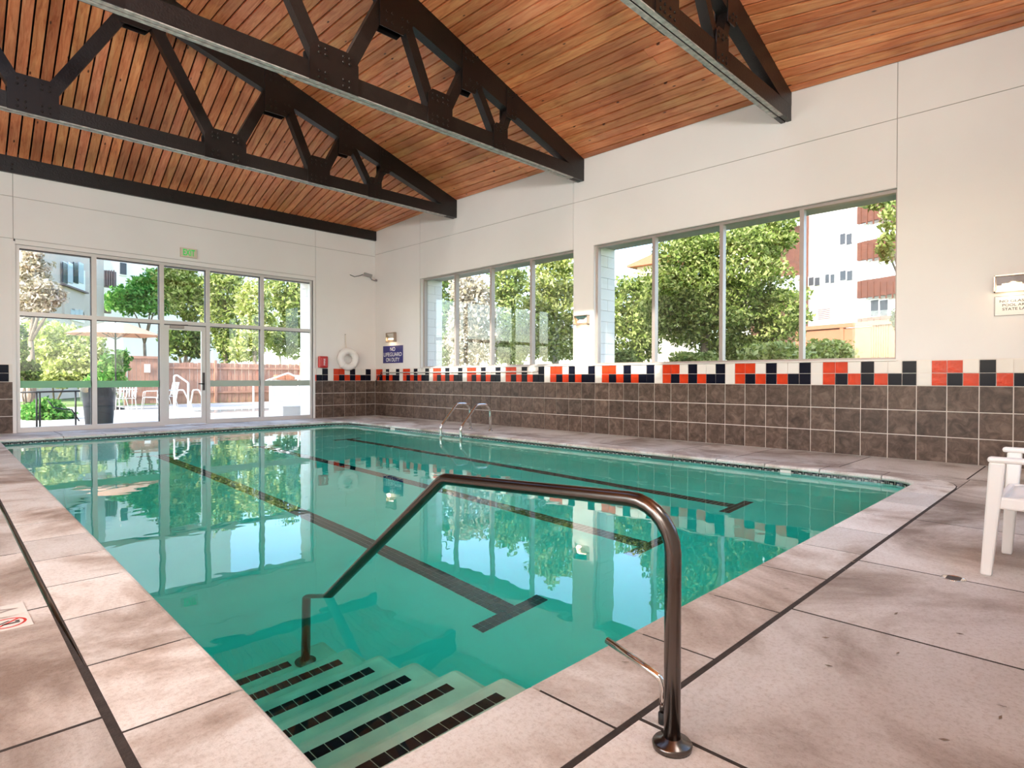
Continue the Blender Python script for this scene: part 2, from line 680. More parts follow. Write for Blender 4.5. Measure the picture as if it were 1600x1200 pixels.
# ------------------------------------------------------------------ room dimensions
T = 0.305                    # wall tile
W_LEFT, Y_NEAR = -14.96, -14.25
RIDGE = -7.48
Y_TRUSS = (-3.354, -6.957, -10.597)      # face towards the camera, 0.15 thick
WALL_T = 0.64
WIN1 = (-6.705, -2.0, 1.235, 3.385)
WIN2 = (-11.87, -7.17, 1.235, 3.39)
ENDW = (-7.36, -1.75, 0.0, 3.36)


def z_top(x):
    d = min(abs(x), abs(W_LEFT - x)) if W_LEFT < x < 0 else 0.0
    return 4.98 + 0.335 * d


ZE = 4.835
BAYS = [(-0.061, -3.28), (-3.28, -6.882), (-6.882, -10.522), (-10.522, Y_NEAR + 0.061)]


def zc(x, y):
    if y > -3.28:
        f = -y / 3.28
        return ZE + (z_top(x) - ZE) * f
    if y < -10.522:
        f = (y - Y_NEAR) / (-10.522 - Y_NEAR)
        return ZE + (z_top(x) - ZE) * f
    return z_top(x)


# ------------------------------------------------------------------ ceiling
SKY_X = (RIDGE - 8 * 0.16, RIDGE)
SKY_Y = [(-6.65, -3.9), (-10.25, -7.25)]


def in_sky(x0, x1, y0, y1):
    for a, b_ in SKY_Y:
        if x0 >= SKY_X[0] - 1e-6 and x1 <= SKY_X[1] + 1e-6 and min(y0, y1) >= a - 1e-6 and max(y0, y1) <= b_ + 1e-6:
            return True
    return False


xs = sorted(set([0.4, 0.0, W_LEFT - 0.4, W_LEFT, RIDGE, SKY_X[0]] + [-k * 0.935 for k in range(1, 16)]))
ys = sorted(set([0.5, 0.0, -3.28, -6.882, -10.522, Y_NEAR, Y_NEAR - 0.5] + [q for p in SKY_Y for q in p]))
mb = MB()
for i in range(len(xs) - 1):
    for j in range(len(ys) - 1):
        if in_sky(xs[i], xs[i + 1], ys[j], ys[j + 1]):
            continue
        q = [(xs[i], ys[j]), (xs[i + 1], ys[j]), (xs[i + 1], ys[j + 1]), (xs[i], ys[j + 1])]
        lo = [(x, y, zc(x, min(0, max(Y_NEAR, y))) + 0.11) for x, y in q]
        hi = [(x, y, z + 0.12) for x, y, z in lo]
        mb.hexa(lo + hi)
ceiling = tag(mb.build('ceiling', 'roof_gap'), kind='structure')

BW = 0.16


def board(mbx, x0, x1, y0, y1):
    g = 0.013
    x0, x1 = x0 + g, x1 - g
    xm = (x0 + x1) / 2
    lo = [(x, y, zc(x, y)) for x, y in ((x0, y0), (x1, y0), (x1, y1), (x0, y1))]
    mbx.hexa(lo + [(x, y, z + 0.035) for x, y, z in lo])


rest = MB()
nb = int(7.48 / BW) + 1
for bi, (ya, yb) in enumerate(BAYS):
    y0, y1 = yb, ya
    for k in range(-nb, nb):
        xa = RIDGE + k * BW
        xb = xa + BW
        xa, xb = max(xa, W_LEFT), min(xb, 0.0)
        if xb - xa < 0.03:
            continue
        spans = [(y0, y1)]
        if xa >= SKY_X[0] - 1e-6 and xb <= SKY_X[1] + 1e-6:
            for a, b_ in SKY_Y:
                if a >= y0 and b_ <= y1:
                    spans = [(y0, a), (b_, y1)]
        elif bi in (1, 2) and rng.random() < 0.34 and xa > -8.5:
            c = y0 + (y1 - y0) * rng.uniform(0.25, 0.75)
            spans = [(y0, c - 0.002), (c + 0.002, y1)]
        for s0, s1 in spans:
            if xa < -8.2:
                board(rest, xa, xb, s0, s1)
            else:
                bb = MB()
                board(bb, xa, xb, s0, s1)
                bb.build('ceiling_board', 'ceiling_wood', ceiling)
tag(rest.build('ceiling_boards', 'ceiling_wood', ceiling), kind='stuff')
mb = MB()
for a, b_ in SKY_Y:
    q = [(SKY_X[0], a), (SKY_X[1], a), (SKY_X[1], b_), (SKY_X[0], b_)]
    p = [(x, y, z_top(x) + 0.20) for x, y in q]
    pane = MB().hexa(p + [(x, y, z + 0.01) for x, y, z in p]).build('skylight_pane', 'glass', ceiling)

# ------------------------------------------------------------------ trusses
CH0, CH1 = 4.575, 4.805          # bottom chord


def low_edge(x):
    d = min(abs(x), abs(W_LEFT - x))
    return 4.69 + 0.302 * d


BOT = [(-7.48, 0.28), (-4.97, 0.33), (-3.32, 0.22), (-2.12, 0.15)]       # node, half width of plate
TOP = [(-6.2, 0.27), (-4.05, 0.27), (-2.73, 0.18), (-1.86, 0.13)]


def mirror(x):
    return 2 * RIDGE - x


def plate_poly(px0, px1, zb, zt, top, cut):
    if not top:      # plate on the bottom chord: corners cut at the top
        return [(px0, zb), (px1, zb), (px1, zt - cut), (px1 - cut, zt), (px0 + cut, zt), (px0, zt - cut)]
    return None


def make_truss(yf, label):
    y0, y1 = yf, yf + 0.15
    t = empty('roof_truss', (RIDGE, (y0 + y1) / 2, CH0), label, 'truss', 'timber roof trusses across the hall')
    ply = 0.066
    for a, b_ in ((y0 + 0.004, y0 + ply), (y1 - ply, y1 - 0.004)):
        box('bottom_chord', 'truss_paint', t, W_LEFT, -0.001, a, b_, CH0 + 0.012, CH1)
        box('chord_underlight', 'underlight_grey', t, W_LEFT, -0.3, a + 0.003, b_ - 0.003, CH0, CH0 + 0.012)  # pale strip, the chord's lit underside put into colour
    for sgn in (0, 1):
        p = []
        xx = [-0.001, RIDGE]
        poly = [(xx[0], CH1 - 0.01), (xx[0], z_top(xx[0]) - 0.002), (xx[1], z_top(xx[1]) - 0.002), (xx[1], low_edge(xx[1])), (-0.38, CH1 - 0.01)]
        if sgn:
            poly = [(mirror(x), z) for x, z in poly]
        MB().prism(poly, 1, y0 + 0.002, y1 - 0.002).build('top_chord', 'truss_paint', t)
    mid = (y0 + y1) / 2
    ties = []
    seq = [(BOT[0][0] + 0.1, TOP[0][0] - 0.08), (BOT[1][0] - 0.12, TOP[0][0] + 0.10), (BOT[1][0] + 0.14, TOP[1][0] - 0.16),
           (BOT[2][0] - 0.10, TOP[1][0] + 0.12), (BOT[2][0] + 0.10, TOP[2][0] - 0.08), (BOT[3][0] - 0.06, TOP[2][0] + 0.08),
           (BOT[3][0] + 0.05, TOP[3][0] - 0.01)]
    wid = [0.17, 0.17, 0.17, 0.15, 0.14, 0.12, 0.11]
    for (xb, xt), w in zip(seq, wid):
        for m_ in (0, 1):
            f = mirror if m_ else (lambda q: q)
            MB().bar((f(xb), mid, CH1 - 0.02), (f(xt), mid, low_edge(xt) + 0.06), w, 0.12, (0, 1, 0)).build('diagonal', 'truss_paint', t)
    plates = []
    for i, (xn, hw) in enumerate(BOT):
        zt = (5.08, 5.07, 5.08, 4.98)[i]
        poly = plate_poly(xn - hw, xn + hw, CH0 + 0.004, zt, False, hw * 0.35)
        plates.append((poly, xn, hw))
    for i, (xn, hw) in enumerate(TOP):
        le0, le1 = low_edge(xn - hw), low_edge(xn + hw)
        dep = (0.30, 0.29, 0.25, 0.12)[i]
        zb = (le0 + le1) / 2 - dep
        poly = [(xn - hw, zb), (xn + hw * 0.35, zb), (xn + hw, le1 + 0.0), (xn + hw, z_top(xn + hw) - 0.03), (xn - hw, z_top(xn - hw) - 0.03)]
        plates.append((poly, xn, hw))
    for poly, xn, hw in plates:
        for m_ in (0, 1):
            if m_ and abs(xn - RIDGE) < 0.01:
                continue
            pl = [(mirror(x), z) for x, z in poly] if m_ else poly
            for fa, fb in ((y0 - 0.010, y0 + 0.004), (y1 - 0.004, y1 + 0.010)):
                g = MB().prism(pl, 1, fa, fb).build('gusset_plate', 'plate_steel', t)
                if fa < y0 and not m_:
                    zmin = min(z for x, z in pl)
                    zmax = max(z for x, z in pl)
                    bm_ = MB()
                    spots = []
                    for sx in (-0.62, 0.62):
                        for dx in (0.0, 0.085):
                            for zf in (0.12, 0.28, 0.72, 0.86):
                                spots.append((xn + sx * hw + (dx if sx < 0 else -dx), zmin + zf * (zmax - zmin)))
                    for q, (bx_, bz_) in enumerate(spots):
                        if q % 3 == 1 and hw < 0.2:
                            continue
                        bm_.lathe((bx_, fa, bz_), [(0.013, -0.012), (0.017, -0.008), (0.017, 0.001)], 8, 1)
                    tag(bm_.build('bolts', 'bolt', g), kind='stuff')
    root_at(t, (RIDGE, mid, CH0))
    return t


make_truss(Y_TRUSS[0], 'dark timber truss farthest from camera, next to the glazed end wall')
make_truss(Y_TRUSS[1], 'dark timber truss in the middle, second of three from the end wall')
make_truss(Y_TRUSS[2], 'dark timber truss nearest the camera, meeting the wall at upper right')
for k, (a, b_) in enumerate(((-0.06, 0.0), (Y_NEAR, Y_NEAR + 0.06))):
    o = box('trim_%d' % (k + 1), 'truss_paint', None, W_LEFT, -0.001, a, b_, CH0 + 0.02, ZE + 0.10)
    tag(o, kind='structure')
    if k == 0:
        for xb in np.arange(-7.4, -0.3, 1.27):
            bm_ = MB()
            for zz in (4.66, 4.74):
                bm_.lathe((xb, -0.06, zz), [(0.013, -0.012), (0.017, -0.006), (0.017, 0.001)], 8, 1)
            tag(bm_.build('bolts', 'bolt', o), kind='stuff')

# ------------------------------------------------------------------ walls
mb = MB()
for (a, b_, z0, z1) in ((Y_NEAR - 0.3, WIN2[0], -1.4, 5.3), (WIN2[1], WIN1[0], -1.4, 5.3), (WIN1[1], 0.64, -1.4, 5.3),
                        (WIN2[0], WIN2[1], -1.4, WIN2[2]), (WIN2[0], WIN2[1], WIN2[3], 5.3),
                        (WIN1[0], WIN1[1], -1.4, WIN1[2]), (WIN1[0], WIN1[1], WIN1[3], 5.3)):
    mb.box(0.012, WALL_T, a, b_, z0, z1)
wall_right = tag(mb.build('wall_right', 'groove'), kind='structure')
ZT = 4 * T + 0.008
G = 0.005
ZJ = 4.235


def rpanel(rects):
    m = MB()
    for a, b_, z0, z1 in rects:
        m.box(0.0, 0.012, a, b_, z0, z1)
    m.build('wall_panel', 'wall_paint', wall_right)


cols = [(-1.965, 0.0), (-6.704, -1.965), (-11.868, -6.704), (Y_NEAR, -11.868)]
for a, b_ in cols:
    rpanel([(a + G, b_ - G, ZJ + G, 5.25)])
rpanel([(-1.965 + G, 0.0, ZT, ZJ - G)])
rpanel([(-6.704 + G, -1.965 - G, WIN1[3], ZJ - G)])
rpanel([(WIN2[1], -6.704 - G, ZT, ZJ - G), (-11.868 + G, WIN2[1], WIN2[3], ZJ - G)])
rpanel([(Y_NEAR, -11.868 - G, ZT, ZJ - G)])

mb = MB()
for (a, b_, z0, z1) in ((W_LEFT - 0.4, ENDW[0], -1.4, 5.0), (ENDW[1], 0.012, -1.4, 5.0), (ENDW[0], ENDW[1], ENDW[3], 5.0), (ENDW[0], ENDW[1], -1.4, -0.04)):
    mb.box(a, b_, 0.012, WALL_T, z0, z1)
wall_back = tag(mb.build('wall_back', 'groove'), kind='structure')


def epanel(rects):
    m = MB()
    for a, b_, z0, z1 in rects:
        m.box(a, b_, 0.0, 0.012, z0, z1)
    m.build('wall_panel', 'wall_paint', wall_back)


XV1, XV2 = -1.68, -7.387
ZE1, ZE2 = 4.19, 3.45
epanel([(XV1 + G, 0.0, ZE1 + G, 4.9)])
epanel([(XV2 + G, XV1 - G, ZE1 + G, 4.9)])
epanel([(W_LEFT, XV2 - G, ZE1 + G, 4.9)])
epanel([(XV1 + G, 0.0, ZT, ZE1 - G)])
epanel([(XV2 + G, XV1 - G, ZE2 + G, ZE1 - G)])
epanel([(XV2 + G, XV1 - G, ENDW[3], ZE2 - G), (ENDW[1], XV1 - G, ZT, ENDW[3])])
epanel([(W_LEFT, XV2 - G, ZE2 + G, ZE1 - G)])
epanel([(W_LEFT, ENDW[0], ZT, ZE2 - G)])

# left and near walls (outside the picture) with window openings added for daylight
mb = MB()
LW = [(-6.7, -2.0, 1.2, 3.4), (-11.9, -7.2, 1.2, 3.4)]
for (a, b_, z0, z1) in ((Y_NEAR - 0.3, -11.9, -1.4, 5.3), (-7.2, -6.7, -1.4, 5.3), (-2.0, 0.64, -1.4, 5.3), (-11.9, -7.2, -1.4, 1.2),
                        (-11.9, -7.2, 3.4, 5.3), (-6.7, -2.0, -1.4, 5.3)):
    mb.box(W_LEFT - 0.3, W_LEFT, a, b_, z0, z1)
tag(mb.build('wall_left', 'wall_paint'), kind='structure')
mb = MB()
for (a, b_, z0, z1) in ((W_LEFT - 0.3, -6.2, -1.4, 5.0), (-2.6, 0.012, -1.4, 5.0), (-6.2, -2.6, -1.4, 1.2), (-6.2, -2.6, 3.4, 5.0)):
    mb.box(a, b_, Y_NEAR - 0.3, Y_NEAR, z0, z1)
tag(mb.build('wall_front', 'wall_paint'), kind='structure')

# tiles
GT = 0.0055


def tile_mesh(name, mat, dx, dy, dz):
    m = MB().box(0, dx, 0, dy, 0, dz)
    me = m.mesh(name)
    me.materials.append(MATS[mat])
    return me


box('grout_bed', 'grout', wall_right, 0.004, 0.0125, Y_NEAR, 0.0, 0.0, ZT)
big = tile_mesh('stone_tile', 'stone_tile', 0.012, T - 2 * GT, T - 2 * GT)
Y0 = 0.199
for n in range(0, 47):
    ytop = -(Y0 + (n - 1) * T)
    ybot = -(Y0 + n * T)
    for r in range(3):
        if n == 0:
            box('stone_tile', 'stone_tile', wall_right, -0.006, 0.006, ybot + GT, -0.008, r * T + GT, (r + 1) * T - GT)
        elif ybot > Y_NEAR:
            shared('stone_tile', big, wall_right, (-0.006, ybot + GT, r * T + GT))
TOPSEQ = 'WRRWBWWB'
BOTSEQ = 'WRBRBRBB'
AM = {'W': 'tile_cream', 'R': 'tile_red', 'B': 'tile_navy'}
H = T / 2
acc = {k: tile_mesh('accent_tile', AM[k], 0.012, H - 2 * GT * 0.6, H - 2 * GT * 0.6) for k in AM}
g2 = GT * 0.6
for h in range(0, 92):                       # half tiles towards the camera
    ya = -(Y0 - T + h * H)
    yb = ya - H
    if yb < Y_NEAR:
        break
    idx = (h - 2 - 70) % 8
    if ya > 0.001:
        if yb > -0.02:
            continue
        ya = 0.0
    for row, sq in ((0, BOTSEQ), (1, TOPSEQ)):
        z0 = 3 * T + row * H + g2
        if ya - yb < H - 0.01:
            box('accent_tile', AM[sq[idx]], wall_right, -0.006, 0.006, yb + g2, ya - 0.008, z0, z0 + H - 2 * g2)
        else:
            shared('accent_tile', acc[sq[idx]], wall_right, (-0.006, yb + g2, z0))

X0 = 0.291
for part, (xa, xb) in enumerate(((ENDW[1], 0.0), (-8.6, ENDW[0]))):
    box('grout_bed', 'grout', wall_back, xa, xb, 0.004, 0.0125, 0.0, ZT)
    k = -1
    while True:
        x1 = -(X0 + (k) * T)
        x0 = x1 - T
        k += 1
        if x1 < xa:
            break
        if x0 > xb:
            continue
        c0, c1 = max(x0, xa), min(x1, xb - (0.008 if part == 0 else 0))
        if c1 - c0 < 0.03:
            continue
        for r in range(3):
            box('stone_tile', 'stone_tile', wall_back, c0 + GT, c1 - GT, -0.006, 0.006, r * T + GT, (r + 1) * T - GT)
    k = 0
    while True:
        x1 = -(X0 - 2 * H + k * H)
        x0 = x1 - H
        idx = (7 - (k - 1)) % 8
        k += 1
        if x1 < xa:
            break
        if x0 > xb:
            continue
        c0, c1 = max(x0, xa), min(x1, xb - (0.008 if part == 0 else 0))
        if c1 - c0 < 0.03:
            continue
        for row, sq in ((0, BOTSEQ), (1, TOPSEQ)):
            box('accent_tile', AM[sq[idx]], wall_back, c0 + g2, c1 - g2, -0.006, 0.006, 3 * T + row * H + g2, 3 * T + (row + 1) * H - g2)

# painted block courses on the outer window reveals
for (yj, z1) in ((WIN1[1], WIN1[3]), (WIN2[1], WIN2[3])):
    z = WIN1[2]
    r = 0
    while z < z1 - 0.02:
        zt = min(z + 0.2, z1)
        cuts = [0.20, 0.42, 0.645] if r % 2 else [0.20, 0.645]
        for c0, c1 in zip(cuts[:-1], cuts[1:]):
            box('block', 'block_paint', wall_right, c0 + 0.003, c1 - 0.003, yj - 0.012, yj + 0.002, z + 0.003, zt - 0.003)
        z += 0.2
        r += 1
z = 0.0
r = 0
while z < ENDW[3] - 0.02:
    zt = min(z + 0.2, ENDW[3])
    cuts = [0.20, 0.42, 0.645] if r % 2 else [0.20, 0.645]
    for c0, c1 in zip(cuts[:-1], cuts[1:]):
        box('block', 'block_paint', wall_back, ENDW[1] - 0.012, ENDW[1] + 0.002, c0 + 0.003, c1 - 0.003, z + 0.003, zt - 0.003)
    z += 0.2
    r += 1

# ------------------------------------------------------------------ windows


def side_window(name, W, mulls):
    y0, y1, z0, z1 = W
    w = empty(name, (0.11, (y0 + y1) / 2, z0), kind='structure')
    xa, xb = 0.07, 0.16
    fw = 0.05
    box('window_frame', 'frame_bronze', w, xa, xb, y0, y1, z1 - fw, z1)
    box('window_frame', 'frame_bronze', w, xa, xb, y0, y1, z0, z0 + 0.035)
    box('window_frame', 'frame_bronze', w, xa, xb, y0, y0 + fw * 0.5, z0 + 0.035, z1 - fw)
    box('window_frame', 'frame_bronze', w, xa, xb, y1 - fw, y1, z0 + 0.035, z1 - fw)
    box('reveal_trim', 'frame_alu', w, 0.0, xa, y1 - 0.015, y1, z0, z1)
    box('reveal_trim', 'frame_alu', w, 0.0, xa, y0, y1, z1 - 0.012, z1)
    box('window_sill', 'frame_alu', w, -0.022, xa, y0 - 0.02, y1 + 0.02, z0 - 0.012, z0 + 0.006)
    edges = [y0 + fw * 0.5] + sorted(mulls) + [y1 - fw]
    for m_ in mulls:
        box('mullion', 'frame_bronze', w, xa - 0.01, xb, m_ - 0.028, m_ + 0.028, z0 + 0.035, z1 - fw)
    for a, b_ in zip(edges[:-1], edges[1:]):
        box('pane', 'glass', w, 0.118, 0.124, a, b_, z0 + 0.03, z1 - fw)
    root_at(w, (0.11, (y0 + y1) / 2, z0))
    return w


def far_pane(name, *a):
    w = empty(name, kind='structure')
    box('pane', 'glass', w, *a)
    return w


far_pane('fill_window_4', W_LEFT - 0.16, W_LEFT - 0.154, -11.9, -7.2, 1.2, 3.4)  # unseen left-wall window, added to let in more daylight
far_pane('fill_window_5', -6.2, -2.6, Y_NEAR - 0.16, Y_NEAR - 0.154, 1.2, 3.4)  # near-wall window out of view, added to light the near deck
side_window('window_2', WIN1, [-3.22, -4.40, -5.575])
side_window('window_3', WIN2, [-8.37, -9.55, -10.72])

w1 = empty('window_1', kind='structure')
ex0, ex1, ez0, ez1 = ENDW
EM = [-6.19, -5.03, -4.14, -2.97]
fy0, fy1 = 0.03, 0.13
box('window_frame', 'frame_alu', w1, ex0, ex1, fy0, fy1, ez1 - 0.06, ez1)
box('window_frame', 'frame_alu', w1, ex0, ex0 + 0.06, fy0, fy1, 0, ez1 - 0.06)
box('window_frame', 'frame_alu', w1, ex1 - 0.06, ex1, fy0, fy1, 0, ez1 - 0.06)
box('casing', 'wall_paint', w1, ex0 - 0.05, ex1 + 0.05, -0.012, 0.03, ez1, ez1 + 0.05)
box('casing', 'wall_paint', w1, ex1, ex1 + 0.05, -0.012, 0.03, 0, ez1)
box('casing', 'wall_paint', w1, ex0 - 0.05, ex0, -0.012, 0.03, 0, ez1)
for m_ in EM:
    box('mullion', 'frame_alu', w1, m_ - 0.04, m_ + 0.04, fy0, fy1, 0, ez1 - 0.06)
    box('gasket', 'gasket', w1, m_ - 0.052, m_ - 0.04, fy0 + 0.03, fy1, 0.06, ez1 - 0.06)
edges = [ex0 + 0.06] + EM + [ex1 - 0.06]
for i, (a, b_) in enumerate(zip(edges[:-1], edges[1:])):
    a2 = a + (0.04 if i else 0)
    b2 = b_ - (0.04 if i < 4 else 0)
    zt = 2.10
    box('transom', 'frame_alu', w1, a2, b2, fy0, fy1, zt, zt + 0.075)
    box('gasket', 'gasket', w1, a2, b2, fy0 + 0.02, fy1, zt - 0.014, zt)
    box('gasket', 'gasket', w1, a2, b2, fy0 + 0.02, fy1, ez1 - 0.076, ez1 - 0.06)
    box('pane', 'glass', w1, a2, b2, 0.078, 0.084, zt + 0.075, ez1 - 0.06)
    if i != 2:
        box('bottom_rail', 'frame_alu', w1, a2, b2, fy0, fy1, 0, 0.09)
        box('pane', 'glass', w1, a2, b2, 0.078, 0.084, 0.09, zt - 0.014)
        box('safety_band', 'green_film' if i < 2 else 'grey_film', w1, a2, b2, 0.060, 0.070, 0.80, 0.93)
root_at(w1, ((ex0 + ex1) / 2, 0.08, 0))
d1 = empty('door_1', kind='structure')
da, db = EM[1] + 0.045, EM[2] - 0.045
box('door_stile', 'frame_alu', d1, da, da + 0.085, 0.05, 0.10, 0.012, 2.08)
box('door_stile', 'frame_alu', d1, db - 0.085, db, 0.05, 0.10, 0.012, 2.08)
box('door_rail', 'frame_alu', d1, da + 0.085, db - 0.085, 0.05, 0.10, 1.99, 2.08)
box('door_rail', 'frame_alu', d1, da + 0.085, db - 0.085, 0.05, 0.10, 0.012, 0.14)
box('pane', 'glass', d1, da + 0.085, db - 0.085, 0.072, 0.078, 0.14, 1.99)
box('door_closer', 'frame_bronze', d1, da + 0.10, da + 0.36, -0.02, 0.05, 2.02, 2.075)
MB().bar((da + 0.12, -0.02, 2.08), (da + 0.44, 0.02, 2.10), 0.02, 0.012, (0, 0, 1)).build('closer_arm', 'gasket', d1)
box('lock_plate', 'gasket', d1, db - 0.065, db - 0.02, 0.042, 0.05, 0.72, 1.10)
MB().tube([(db - 0.045, 0.045, 0.86), (db - 0.045, 0.0, 0.86), (db - 0.16, 0.0, 0.86)], 0.011, 8).build('door_handle', 'dark_metal', d1)
root_at(d1, ((da + db) / 2, 0.075, 0.0))
o = box('trim_3', 'deck', None, ex0 - 0.05, ex1 + 0.05, 0.0, WALL_T + 0.1, -0.05, -0.001)
tag(o, kind='structure')

# ------------------------------------------------------------------ pool
ZW, ZB = -0.08, -1.21
PXR, PYN, PYF = -1.60, -12.46, -1.25


def xl(y):
    return -7.975 + 0.0225 * (y + 12.46)


pool = empty('swimming_pool', label='indoor swimming pool with turquoise water, black lane lines and corner steps', cat='pool')


def pool_outline(off, n=8, rad=0.35):
    """inner outline, offset outwards by off; far right and near right corners are rounded"""
    pts = [(xl(PYN) - off, PYN - off)]
    r = rad + off
    cx, cyy = PXR - rad, PYN + rad
    for k in range(n + 1):
        a = -math.pi / 2 + k * math.pi / 2 / n
        pts.append((cx + r * math.cos(a), cyy + r * math.sin(a)))
    cx, cyy = PXR - rad, PYF - rad
    for k in range(n + 1):
        a = k * math.pi / 2 / n
        pts.append((cx + r * math.cos(a), cyy + r * math.sin(a)))
    pts.append((xl(PYF) - off, PYF + off))
    return pts


def ring_wall(mbx, pts, z0, z1):
    n = len(pts)
    mbx.poly([(x, y, z0) for x, y in pts] + [(x, y, z1) for x, y in pts], [(i, (i + 1) % n, (i + 1) % n + n, i + n) for i in range(n)])


out0 = pool_outline(0.0)
mb = MB()
ring_wall(mb, out0, ZB, -0.11)
mb.poly([(x, y, ZB) for x, y in out0], [tuple(range(len(out0)))])
shell = mb.build('pool_shell', 'plaster', pool)
# white strip under the coping
mb = MB()
ring_wall(mb, out0, -0.05, -0.03)
mb.build('coping_joint', 'tile_cream', pool)
# waterline tile band with a running coordinate along its length
me = bpy.data.meshes.new('waterline_band')
band_v, band_f, band_u = [], [], []
s = 0.0
n = len(out0)
for i in range(n):
    p, q = out0[i], out0[(i + 1) % n]
    L = math.dist(p, q)
    b0 = len(band_v)
    band_v += [(*p, -0.11), (*q, -0.11), (*q, -0.05), (*p, -0.05)]
    band_f.append((b0, b0 + 1, b0 + 2, b0 + 3))
    band_u += [(s, 0.0), (s + L, 0.0), (s + L, 0.06), (s, 0.06)]
    s += L
me.from_pydata(band_v, [], band_f)
uvl = me.uv_layers.new(name='UVMap')
for i, uvv in enumerate(band_u):
    uvl.data[i].uv = uvv
me.materials.append(MATS['waterline_tile'])
o = bpy.data.objects.new('waterline_band', me)
o.parent = pool
COL.objects.link(o)
box('skimmer_opening', 'gasket', pool, PXR - 0.006, PXR + 0.002, -9.72, -9.38, -0.15, -0.045)
box('depth_marker', 'tile_cream', pool, PXR - 0.006, PXR + 0.002, -11.20, -11.08, -0.11, -0.052)
box('depth_marker', 'tile_cream', pool, PXR - 0.006, PXR + 0.002, -3.28, -3.12, -0.11, -0.045)

# lane lines of small black tiles, three wide, with a bar across each end
tw = 0.054
LX = {'a': -2.66, 'b': -4.33, 'c': -5.96}
lane_tile = tile_mesh('lane_tile', 'pool_tile', tw - 0.005, tw - 0.005, 0.006)
YL0, YL1 = -11.10, -3.17
for key, cx in LX.items():
    box('lane_bed', 'tile_cream', pool, cx - 1.5 * tw, cx + 1.5 * tw, YL0, YL1, ZB, ZB + 0.002)
    far = MB()
    cells = []
    nrow = int(round((YL1 - YL0) / tw))
    for r in range(nrow):
        for i in range(3):
            cells.append((cx + (i - 1.5) * tw, YL0 + r * tw))
    for yt in (YL0, YL1 - 2 * tw):
        box('lane_bed', 'tile_cream', pool, cx - 5.5 * tw, cx + 5.5 * tw, yt, yt + 2 * tw, ZB, ZB + 0.0018)
        for i in list(range(0, 4)) + list(range(7, 11)):
            for j in range(2):
                cells.append((cx + (i - 5.5) * tw, yt + j * tw))
    for x, y in cells:
        if key == 'c' and y < -8.3:
            shared('lane_tile', lane_tile, pool, (x + 0.0025, y + 0.0025, ZB + 0.001))
        else:
            far.box(x + 0.0025, x + tw - 0.0025, y + 0.0025, y + tw - 0.0025, ZB + 0.002, ZB + 0.007)
    tag(far.build('lane_strip', 'pool_tile', pool), kind='stuff')

# corner steps
nt_mesh = tile_mesh('nosing_tile', 'pool_tile', 0.0495, 0.052, 0.005)
SXR = -7.06
prev = PYN
for k in range(6):
    yk = -12.20 + 0.29 * k
    zk = -0.25 - 0.16 * k
    st = box('step', 'step_plaster', pool, xl(yk) - 0.05, SXR, prev, yk + 0.10, ZB, zk, bevel=0.03)
    prev = yk + 0.10
    xr = -7.17 if k < 5 else -7.30
    x = xr - 0.0535
    while x > xl(yk):
        shared('nosing_tile', nt_mesh, pool, (x + 0.002, yk - 0.026, zk - 0.002))
        x -= 0.0535
# water
wout = pool_outline(0.012)
mb = MB()
n = len(wout)
mb.poly([(x, y, ZB - 0.02) for x, y in wout] + [(x, y, ZW) for x, y in wout],
        [(i, (i + 1) % n, (i + 1) % n + n, i + n) for i in range(n)] + [tuple(range(n)), tuple(range(2 * n - 1, n - 1, -1))])
mb.build('pool_water', 'water', pool)

# coping stones
CW = 0.315


def coping_piece(p0, p1, o0, o1):
    """inner edge p0-p1 (towards the water), outer edge o0-o1; rounded nose"""
    m = MB()
    def prof(p, o):
        p, o = np.array(p, float), np.array(o, float)
        d = (p - o) / np.linalg.norm(p - o)
        q = p + d * 0.03
        out = [(*o, -0.06), (*o, 0.0)]
        for a in (90, 60, 30, 0, -30, -60):
            a = math.radians(a)
            c = q - d * 0.024
            out.append((*(c + d * 0.024 * math.cos(a)), -0.024 + 0.024 * math.sin(a)))
        out.append((*(q - d * 0.024), -0.048))
        out.append((*(q - d * 0.10), -0.06))
        return out
    A, B = prof(p0, o0), prof(p1, o1)
    n_ = len(A)
    fs = [(i, (i + 1) % n_, (i + 1) % n_ + n_, i + n_) for i in range(n_)]
    m.poly(A + B, fs, False)
    m.poly(A, [tuple(range(n_))])
    m.poly(B, [tuple(range(n_ - 1, -1, -1))])
    return m.build('coping_stone', 'coping', pool)


# dark bed showing in the joints between the coping stones
mb = MB()
ia, oa = pool_outline(0.02), pool_outline(CW + 0.012)
n = len(ia)
mb.poly([(x, y, -0.0015) for x, y in ia] + [(x, y, -0.0015) for x, y in oa], [(i, (i + 1) % n, (i + 1) % n + n, i + n) for i in range(n)])
mb.build('coping_bed', 'joint_filler', pool)
gj = 0.006
# near side
xs_ = [xl(PYN)] + [-7.27 + 0.6 * k for k in range(0, 9)] + [PXR - 0.35]
for a, b_ in zip(xs_[:-1], xs_[1:]):
    if b_ - a < 0.1:
        continue
    coping_piece((a + gj, PYN), (b_ - gj, PYN), (a + gj if a > xl(PYN) else a - CW + gj, PYN - CW), (b_ - gj, PYN - CW))
# left side
yy = [PYN] + [-11.80 + 0.54 * k for k in range(0, 20)]
yy = [v for v in yy if v < PYF - 0.2] + [PYF]
for a, b_ in zip(yy[:-1], yy[1:]):
    first, last = a == PYN, b_ == PYF
    coping_piece((xl(a), a + gj), (xl(b_), b_ - gj), (xl(a) - CW, a + gj if not first else a - CW + gj), (xl(b_) - CW, b_ - gj if not last else b_ + CW - gj))
